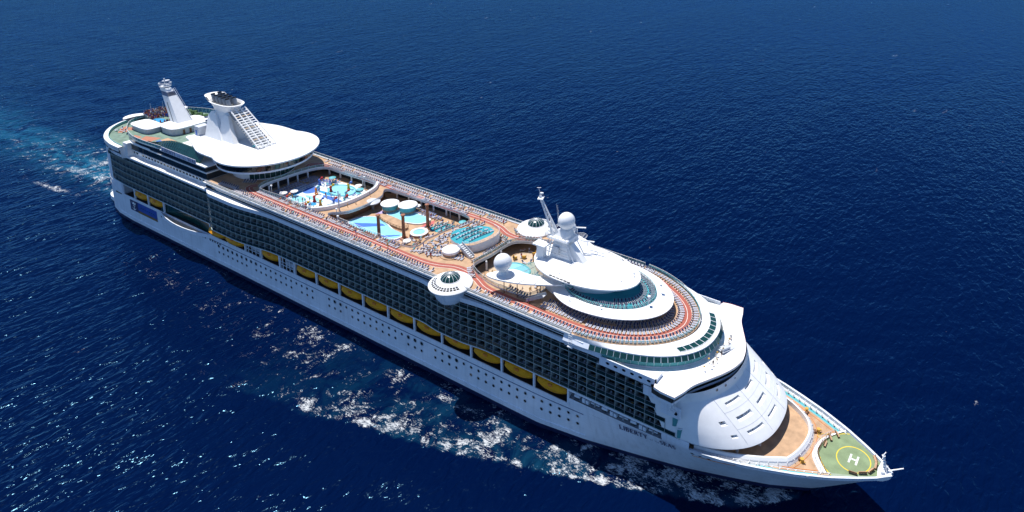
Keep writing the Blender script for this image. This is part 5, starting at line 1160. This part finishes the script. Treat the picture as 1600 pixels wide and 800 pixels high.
for l in LO:
    if l[4] == 'blue' or 'raised' in l[5] and 'terrace' not in l[5] or l[0] > 236: continue
    if random.random() < .30 and cnt < 150:
        cnt += 1; where = 'by the starboard rail' if l[1] < -12 else ('by the port rail' if l[1] > 12 else 'near the middle of the deck')
        person(l[0], l[1], l[2]+.012, 'lie', where, l[3])
h2o_in = [(120, -9), (122, -11), (140, -11), (146, -8), (147, 8), (141, 12), (126, 12), (120, 8)]
k = 0
while k < 46:
    x, y = random.uniform(119, 147), random.uniform(-11, 12)
    if inpoly(x, y, h2o_in) and math.hypot((x-133.5)/6.4, (y-7.8)/4.6) > 1: person(x, y, Z11+.13, 'stand', 'on the bright splash area floor'); k += 1
k = 0
while k < 40:
    x, y = random.uniform(157, 190), random.uniform(-11, 12)
    if any(math.hypot(x-a, y-c) < r for a, c, r in ((160.5, 7, 4), (166.6, 9.6, 4), (181.8, .5, 3.4), (173.4, -8.8, 1.6), (180, -4.4, 1.6), (180.9, 5.2, 1.6))) or (156 < x < 178.6 and -8.8 < y < 10): continue
    if x > 186.5 and -11 < y < 4: continue
    person(x, y, Z11+.03, random.choice(['stand', 'sit']), 'beside the main swimming pools'); k += 1
k = 0
while k < 42:
    x, y = random.uniform(217, 237), random.uniform(-9, 11)
    if math.hypot(x-231.4, y-7.6) < 2.9 or (218.4 < x < 228 and -2.8 < y < 4.4): continue
    person(x, y, Z11+.04, random.choice(['stand', 'sit']), 'in the sunken solarium opening', None, random.choice(cl_names+['yellow', 'white'])); k += 1
for x, y in ((148.8+2.6, 6), (152.6, -1), (152, -4), (199, -12.4), (200, -11.9), (200.6, -12.2), (211.6, -6.6), (194, -9), (240.5, -15.8+1), (232, -14), (205, 16), (196, 14.6), (155, -14.6), (170, -15), (185, -15.2)): person(x, y, Z12+.015, 'stand', 'walking on the tan sun deck')
for i, (x, y) in enumerate(((307.8, 3.6), (308.4, 3.0), (308.1, 2.2))): person(x, y, 13.41, 'stand', 'on the forecastle inside the breakwater', None, ['black', 'white', 'blue'][i])
for i in range(9): person(292.6+.5*math.sin(i*2.3), -6+i*1.5, 29.62, 'stand', 'on the white bridge roof walkway', None, ['black', 'yellow', 'white'][i % 3])
# spectators on the aft stand
crowd = MB()
for i in range(190):
    k = random.randrange(6); x = 18.4+k*.9; y = random.uniform(-2.8, 6.3); z = SZ+.4+.42*(5-k); c = random.choice(['cloth_black', 'cloth_red', 'cloth_blue', 'brown_wood', 'cloth_white', 'skin_tan'])
    crowd.lathe([(.16, 0), (.24, .25), (.2, .62), (.07, .68)], (x, y, z), c, 6); crowd.lathe([(.03, .66), (.12, .76), (.11, .88), (0, .96)], (x, y, z), 'hair_dark' if i % 3 else 'skin_light', 6)
for i in range(60):
    a = random.uniform(0, 2*PI); x, y = 27.6+5.0*math.cos(a)*random.uniform(.85, 1.1), .6+4.6*math.sin(a); c = random.choice(['cloth_black', 'cloth_red', 'cloth_blue', 'brown_wood'])
    crowd.lathe([(.12, 0), (.2, .9), (.24, 1.3), (.07, 1.5)], (x, y, SZ+.01), c, 6); crowd.lathe([(.03, 1.48), (.12, 1.58), (.11, 1.7), (0, 1.78)], (x, y, SZ+.01), 'hair_dark', 6)
o = crowd.obj('spectator_crowd'); tag(o, 'dense crowd of spectators around the aft surf pool', 'crowd', kind='stuff')
CHAIRS = []
# wicker seats in the solarium
ch = MB(); ch.lathe([(.55, 0), (.6, .4), (.75, .5), (.75, .55), (0, .6)], (0, 0, 0), 'wicker', 12); ch.lathe([(.72, .5), (.78, 1.1), (.68, 1.1), (.64, .5)], (0, 0, 0), 'wicker', 12, R(60), R(300)); chm = ch.mesh('wicker_chair')
for i, (x, y) in enumerate(((222.2, 10.9), (223.6, 11.2), (225.3, 12.6), (222, -3.4), (224.3, -3.3), (226.2, -3.2), (220.6, 7.6), (227.6, 11.6), (229.4, 12.2), (218.6, 5.6), (224.4, 8.2), (232.4, 11.8), (228.8, -3.6), (219.6, -4.2))):
    o = link('wicker_chair', chm); o.location = (x, y, Z11+.04); o.rotation_euler = (0, 0, random.uniform(0, 6)); CHAIRS.append((o, 'round yellow wicker chair in the sunken solarium'))
def rank(items, cat, grp):
    by = {}
    for o, lab in items: by.setdefault(lab, []).append(o)
    for lab, os_ in by.items():
        for i, o in enumerate(sorted(os_, key=lambda q: -q.location.x)): tag(o, lab+('' if len(os_) == 1 else ', %s from the bow' % ordinal(i+1)), cat, grp)
rank(PEOPLE, 'person', 'people on the open decks'); rank(CHAIRS, 'chair', 'wicker chairs in the solarium')
PAR = {}
for c in ('cloth_white', 'teal_deck', 'grey_white', 'cloth_blue'):
    b = MB(); n_ = 8
    for i in range(n_):
        a0, a1 = 2*PI*i/n_, 2*PI*(i+1)/n_; b.add([(0, 0, 2.55), (1.35*math.cos(a0), 1.35*math.sin(a0), 2.05), (1.35*math.cos(a1), 1.35*math.sin(a1), 2.05)], [(0, 1, 2)], c)
        b.add([(1.35*math.cos(a0), 1.35*math.sin(a0), 2.05), (1.35*math.cos(a1), 1.35*math.sin(a1), 2.05), (1.36*math.cos(a1), 1.36*math.sin(a1), 1.9), (1.36*math.cos(a0), 1.36*math.sin(a0), 1.9)], [(0, 1, 2, 3)], c)
    PAR[c] = b.mesh('canopy', 0)
polem = MB().tube((0, 0, 0), (0, 0, 2.6), .035, 'white').lathe([(.35, 0), (.35, .08), (.05, .1)], (0, 0, 0), 'grey', 10).mesh('pole', 0)
for x, y, z, c, lab in ((121.5, -7.6, Z11+.13, 'cloth_white', 'white parasol nearest the aft starboard corner of the splash area'), (123.4, -4.6, Z11+.13, 'cloth_white', 'white parasol over the aft side of the splash area'), (127.6, -9.9, Z11+.13, 'grey_white', 'grey parasol beside the small splash pool'), (131.5, -10.2, Z11+.13, 'grey_white', 'grey parasol on the starboard edge of the splash area'), (141.6, 9.6, Z11+.13, 'teal_deck', 'turquoise parasol at the port forward corner of the splash area'), (124.6, 10.6, Z11+.13, 'teal_deck', 'turquoise parasol at the port aft corner of the splash area'), (138.4, 11.4, Z11+.13, 'cloth_white', 'white parasol beside the round splash pool'), (146, -4.8, Z11+.13, 'cloth_blue', 'blue parasol by the curved white parapet'),
      (184.6, -7.2, Z11+.01, 'cloth_white', 'white parasol at the foot of the deck stairs'), (168.6, 11.9, Z11+.01, 'cloth_white', 'white parasol beside the white pool drums'), (190.5, 11.8, Z11+.01, 'teal_deck', 'turquoise parasol in the forward port corner of the pool deck')):
    e = empty('parasol', (x, y, z)); link('canopy', PAR[c], e); link('pole', polem, e); tag(e, lab, 'parasol', 'parasols on the pool deck')
# helipad benches
bn = MB(); bn.box(-1.0, 1.0, -.28, .28, .4, .48, 'teak'); bn.box(-1.0, 1.0, .22, .3, .48, .85, 'brown_wood'); bn.box(-.9, -.75, -.25, .25, 0, .4, 'brown_wood'); bn.box(.75, .9, -.25, .25, 0, .4, 'brown_wood'); bnm = bn.mesh('deck_bench', 0)
bl = [(322.6, 5.6, 2.25, 'deck bench nearest the port bulwark on the aft edge of the helipad'), (321.4, 3.6, 2.1, 'second deck bench along the aft edge of the helipad'), (320.9, .9, 1.6, 'deck bench facing the white H at the aft corner of the helipad'),
      (332.6, 2.6, -1.1, 'deck bench on the port side of the yellow circle'), (333.2, .6, -1.5, 'deck bench at the bow end of the yellow circle'), (332.6, -1.5, -2.0, 'deck bench starboard of the bow end of the yellow circle'), (331.0, -3.2, -2.6, 'deck bench on the starboard side of the yellow circle'), (329.0, -4.4, -3.0, 'deck bench nearest the starboard edge grating of the helipad')]
for x, y, r, lab in bl: o = link('deck_bench', bnm); o.location = (x, y, hz+.012); o.rotation_euler = (0, 0, r); tag(o, 'brown wooden '+lab, 'bench', 'benches on the helipad')

# ------------------------------------------------------------------ sea
def graded(fine, lim_lo, lim_hi):
    xs = [fine[0][0]]
    for a, b_, st in fine: xs += list(np.arange(a+st, b_+st*.5, st))
    st = fine[-1][2]
    while xs[-1] < lim_hi: st *= 1.12; xs.append(xs[-1]+st)
    st = fine[0][2]; lo = []
    c = fine[0][0]
    while c > lim_lo: st *= 1.12; c -= st; lo.append(c)
    return np.array(lo[::-1]+xs)
gx = graded([(-140, 150, 2.4), (150, 330, 1.1), (330, 380, 2.4)], -9000, 9000); gy = graded([(-130, -62, 2.0), (-62, 2, 1.1), (2, 70, 2.4)], -9000, 9000)
X, Y = np.meshgrid(gx, gy, indexing='ij')
Zs = np.zeros_like(X); env = np.exp(-np.maximum(np.abs(X-130)-350, 0)/250)*np.exp(-np.maximum(np.abs(Y+20)-160, 0)/160)
for i in range(34):
    lam = rng.uniform(7, 26); a = R(-62)+rng.normal(0, .55); kx, ky = 2*PI/lam*math.cos(a), 2*PI/lam*math.sin(a); Zs += .0018*lam*np.sin(kx*X+ky*Y+rng.uniform(0, 6.3))
Zs *= env
# bow wave crest line and foam
cx_ = np.array([120, 150, 182, 189, 205, 212, 234, 252, 266, 278, 291, 304, 311, 316.5]); cy_ = np.array([-66, -57, -49, -49.5, -44, -42.5, -37.5, -31.5, -27.0, -23.2, -18.2, -13.8, -8.5, -2.5])
yc = np.interp(X, cx_, cy_); hbx = np.array([halfB(float(v), 0.0) if 2 < v < 317 else 0 for v in gx])[:, None]*np.ones_like(X)
foam = np.zeros_like(X); aer = np.zeros_like(X)
dy = Y-yc; infr = (X > 120) & (X < 317)
curls = [(186, 4, 2.0, .75), (192, 5, 3.2, .4), (205, 4, 3.0, .55), (213, 5, 2.6, .6), (228, 6, 3.4, .7), (240, 6, 4.6, .8), (252, 5, 3.6, .9), (263, 6, 4.0, .9), (275, 5, 3.0, .85), (289, 5, 2.8, .75), (303, 7, 4.2, .95), (311, 5, 3.0, 1.0), (176, 5, 3.0, .4), (162, 6, 2.6, .45), (148, 6, 2.6, .35)]
for c, lx, ly, amp in curls:
    u = (X-c)/lx; w = (dy-1.6-.25*(c-X)*(X < c)*.25)/ly
    foam += np.where(infr, amp*np.exp(-u*u-w*w), 0); Zs += np.where(infr, .55*amp*np.exp(-u*u-((dy-1.2)/2.0)**2), 0)
inner = infr & (Y < -hbx+1) & (dy > -1)
wid = np.maximum(-hbx-yc, 1); q = np.clip(dy/wid, 0, 1)
foam += np.where(inner, .70*(1-np.abs(q-.35)*.7)*np.clip((X-145)/50, 0, 1), 0); aer += np.where(inner, .16*(1-q*.5)*np.clip((X-150)/80, 0, 1), 0)
foam += np.where((X > 262) & inner, .22+.3*np.clip((X-275)/20, 0, 1), 0)
foam += np.where((np.abs(np.abs(Y)-hbx) < 2.2) & (X > 5) & (X < 316), .30, 0)
# port side bow wave and faint trailing lines
ycp = -yc; dyp = Y-ycp
foam += np.where(infr, .75*np.exp(-((dyp+1.5)/2.6)**2)*np.clip((X-200)/80, 0, 1), 0); 
for off, k0 in ((60, .30), (95, .33)): foam += np.where((X < 250) & (Y > 20), .14*np.exp(-((Y-(22+(320-off-X)*k0))/1.8)**2), 0)
# stern wake
wk = (X < 8); sx = np.clip(8-X, 0, None); wy = 13+.13*sx
foam += np.where(wk, (1.2*np.exp(-sx/140))*np.exp(-(np.abs(Y)/(wy*.8))**4)+.4*np.exp(-((np.abs(Y)-wy)/3.2)**2)*np.exp(-sx/80), 0)
aer += np.where(wk, .9*np.exp(-sx/120)*np.exp(-((Y+1)/(wy*.5))**2), 0)
# foam line running off the starboard quarter
foam += np.where((X < 20) & (X > -120), 1.2*np.exp(-((Y+18+.10*(8-X))/2.2)**2)*np.exp(-np.abs(X+28)/26), 0)
foam += np.where((X > 95) & (X < 262), .42*np.exp(-((Y+hbx+5.5)/1.8)**2)*np.clip((X-95)/40, 0, 1), 0)
mot = (X > 20) & (X < 185) & (Y < -hbx-1) & (Y > -62)
foam += np.where(mot, .50*np.exp(-((Y+hbx+13)/13)**2)*np.clip((X-20)/60, 0, 1)*np.clip((190-X)/20, 0, 1), 0)  # mottled trailing foam, also painting in sun glints beside the hull
inside = (np.abs(Y) < hbx-1.5); Zs = np.where(inside, -1.2, Zs)
near = np.exp(-np.maximum(np.abs(Y)-hbx, 0)/6)*((X > 0) & (X < 318)); Zs *= (1-.5*near)
n0, n1 = X.shape; V = np.stack([X, Y, Zs], -1).reshape(-1, 3)
ii = np.arange(n0*n1).reshape(n0, n1); F = np.stack([ii[:-1, :-1], ii[1:, :-1], ii[1:, 1:], ii[:-1, 1:]], -1).reshape(-1, 4)
me = bpy.data.meshes.new('sea'); me.from_pydata(V.tolist(), [], F.tolist()); me.polygons.foreach_set('use_smooth', [True]*len(F))
for nm, arr in (('foam', np.clip(foam, 0, 1.3)), ('aer', np.clip(aer, 0, 1))):
    at = me.attributes.new(nm, 'FLOAT', 'POINT'); at.data.foreach_set('value', arr.reshape(-1).astype(np.float32))
m = bpy.data.materials.new('sea_water'); m.use_nodes = True; nt = m.node_tree; N = nt.nodes; Lk = nt.links; p = N['Principled BSDF']
geo = N.new('ShaderNodeNewGeometry')
def noise(scale, detail, rough, sx=1, sy=1, rot=0, dist=0):
    mp = N.new('ShaderNodeMapping'); mp.inputs['Rotation'].default_value = (0, 0, rot); mp.inputs['Scale'].default_value = (sx, sy, 1); Lk.new(geo.outputs['Position'], mp.inputs['Vector'])
    n = N.new('ShaderNodeTexNoise'); n.inputs['Scale'].default_value = scale; n.inputs['Detail'].default_value = detail; n.inputs['Roughness'].default_value = rough; n.inputs['Distortion'].default_value = dist; Lk.new(mp.outputs[0], n.inputs['Vector']); return n.outputs['Fac']
def math_(op, a, b=None, c=None):
    n = N.new('ShaderNodeMath'); n.operation = op
    for i, v in enumerate((a, b, c)):
        if v is None: continue
        if isinstance(v, (int, float)): n.inputs[i].default_value = v
        else: Lk.new(v, n.inputs[i])
    return n.outputs[0]
def attr(nm): a = N.new('ShaderNodeAttribute'); a.attribute_name = nm; return a.outputs['Fac']
def sstep(v, lo, hi):
    n = N.new('ShaderNodeMapRange'); n.interpolation_type = 'SMOOTHSTEP'; n.clamp = True
    for i, q in ((0, v), (1, lo), (2, hi)):
        if isinstance(q, (int, float)): n.inputs[i].default_value = q
        else: Lk.new(q, n.inputs[i])
    return n.outputs[0]
WR = R(62)
h = math_('ADD', math_('MULTIPLY', noise(.16, 3, .5, 1.0, .5, WR), 1.0), math_('MULTIPLY', noise(.5, 2, .5, 1.0, .5, WR+.35, .4), .85))
h = math_('ADD', h, math_('MULTIPLY', noise(1.5, 2, .5, 1.0, .7, WR-.2), .05))
h = math_('MULTIPLY', h, math_('ADD', .72, math_('MULTIPLY', sstep(noise(.011, 4, .6, 1, .35, R(20), .8), .3, .7), .36)))
bmp = N.new('ShaderNodeBump'); bmp.inputs['Strength'].default_value = 1; bmp.inputs['Distance'].default_value = 1.0; Lk.new(h, bmp.inputs['Height']); Lk.new(bmp.outputs[0], p.inputs['Normal'])
fo_n = math_('ADD', math_('MULTIPLY', noise(.21, 5, .64, 1, 1, 0, 1.2), .42), math_('MULTIPLY', noise(1.5, 6, .76, .4, 1.0, R(30), 1.6), .58))
fa = math_('MULTIPLY', math_('MINIMUM', attr('foam'), 1.02), math_('ADD', .48, math_('MULTIPLY', sstep(noise(.1, 4, .6, 1, 1, 0, 1.0), .36, .6), .68))); thr = math_('SUBTRACT', .655, math_('MULTIPLY', fa, .165))
fmask = math_('MULTIPLY', sstep(fo_n, thr, math_('ADD', thr, .07)), math_('MINIMUM', math_('MULTIPLY', fa, 4), 1))
fmask = math_('MULTIPLY', fmask, math_('ADD', .25, math_('MULTIPLY', sstep(noise(2.3, 4, .7, .35, 1.0, R(-35), .8), .36, .58), .75)))
wc = math_('MULTIPLY', sstep(noise(.085, 5, .62, 1, .55, WR, .4), .69, .74), sstep(noise(.9, 4, .6), .5, .62))
fmask = math_('MINIMUM', math_('ADD', fmask, math_('MULTIPLY', wc, .5)), 1)
ae = math_('MULTIPLY', attr('aer'), sstep(noise(.09, 5, .65, 1, 1, 0, 1.2), .35, .65))
mixw = N.new('ShaderNodeMix'); mixw.data_type = 'RGBA'; mixw.inputs[6].default_value = (.0002, .0044, .030, 1); mixw.inputs[7].default_value = (.02, .19, .30, 1); Lk.new(ae, mixw.inputs[0])
mixf = N.new('ShaderNodeMix'); mixf.data_type = 'RGBA'; mixf.inputs[7].default_value = (.54, .56, .57, 1); Lk.new(mixw.outputs[2], mixf.inputs[6]); Lk.new(fmask, mixf.inputs[0]); Lk.new(mixf.outputs[2], p.inputs['Base Color'])
rr = N.new('ShaderNodeMapRange'); Lk.new(fmask, rr.inputs[0]); rr.inputs[3].default_value = .17; rr.inputs[4].default_value = .85; Lk.new(rr.outputs[0], p.inputs['Roughness'])
p.inputs['Specular IOR Level'].default_value = 0
gls = N.new('ShaderNodeBsdfGlossy'); gls.inputs['Color'].default_value = (.30, .70, 1, 1); gls.inputs['Roughness'].default_value = .14; Lk.new(bmp.outputs[0], gls.inputs['Normal'])
frs = N.new('ShaderNodeFresnel'); frs.inputs['IOR'].default_value = 1.17; Lk.new(bmp.outputs[0], frs.inputs['Normal'])
wfac = math_('MULTIPLY', math_('MINIMUM', frs.outputs[0], .21), math_('SUBTRACT', 1.0, fmask)); msh = N.new('ShaderNodeMixShader'); Lk.new(wfac, msh.inputs[0]); Lk.new(p.outputs[0], msh.inputs[1]); Lk.new(gls.outputs[0], msh.inputs[2])
Lk.new(msh.outputs[0], N['Material Output'].inputs['Surface'])
MATS['sea_water'] = m; me.materials.append(m); me.update()
sea = link('sea', me); tag(sea, 'deep blue rippled sea with bow wave foam and wake', kind='structure')
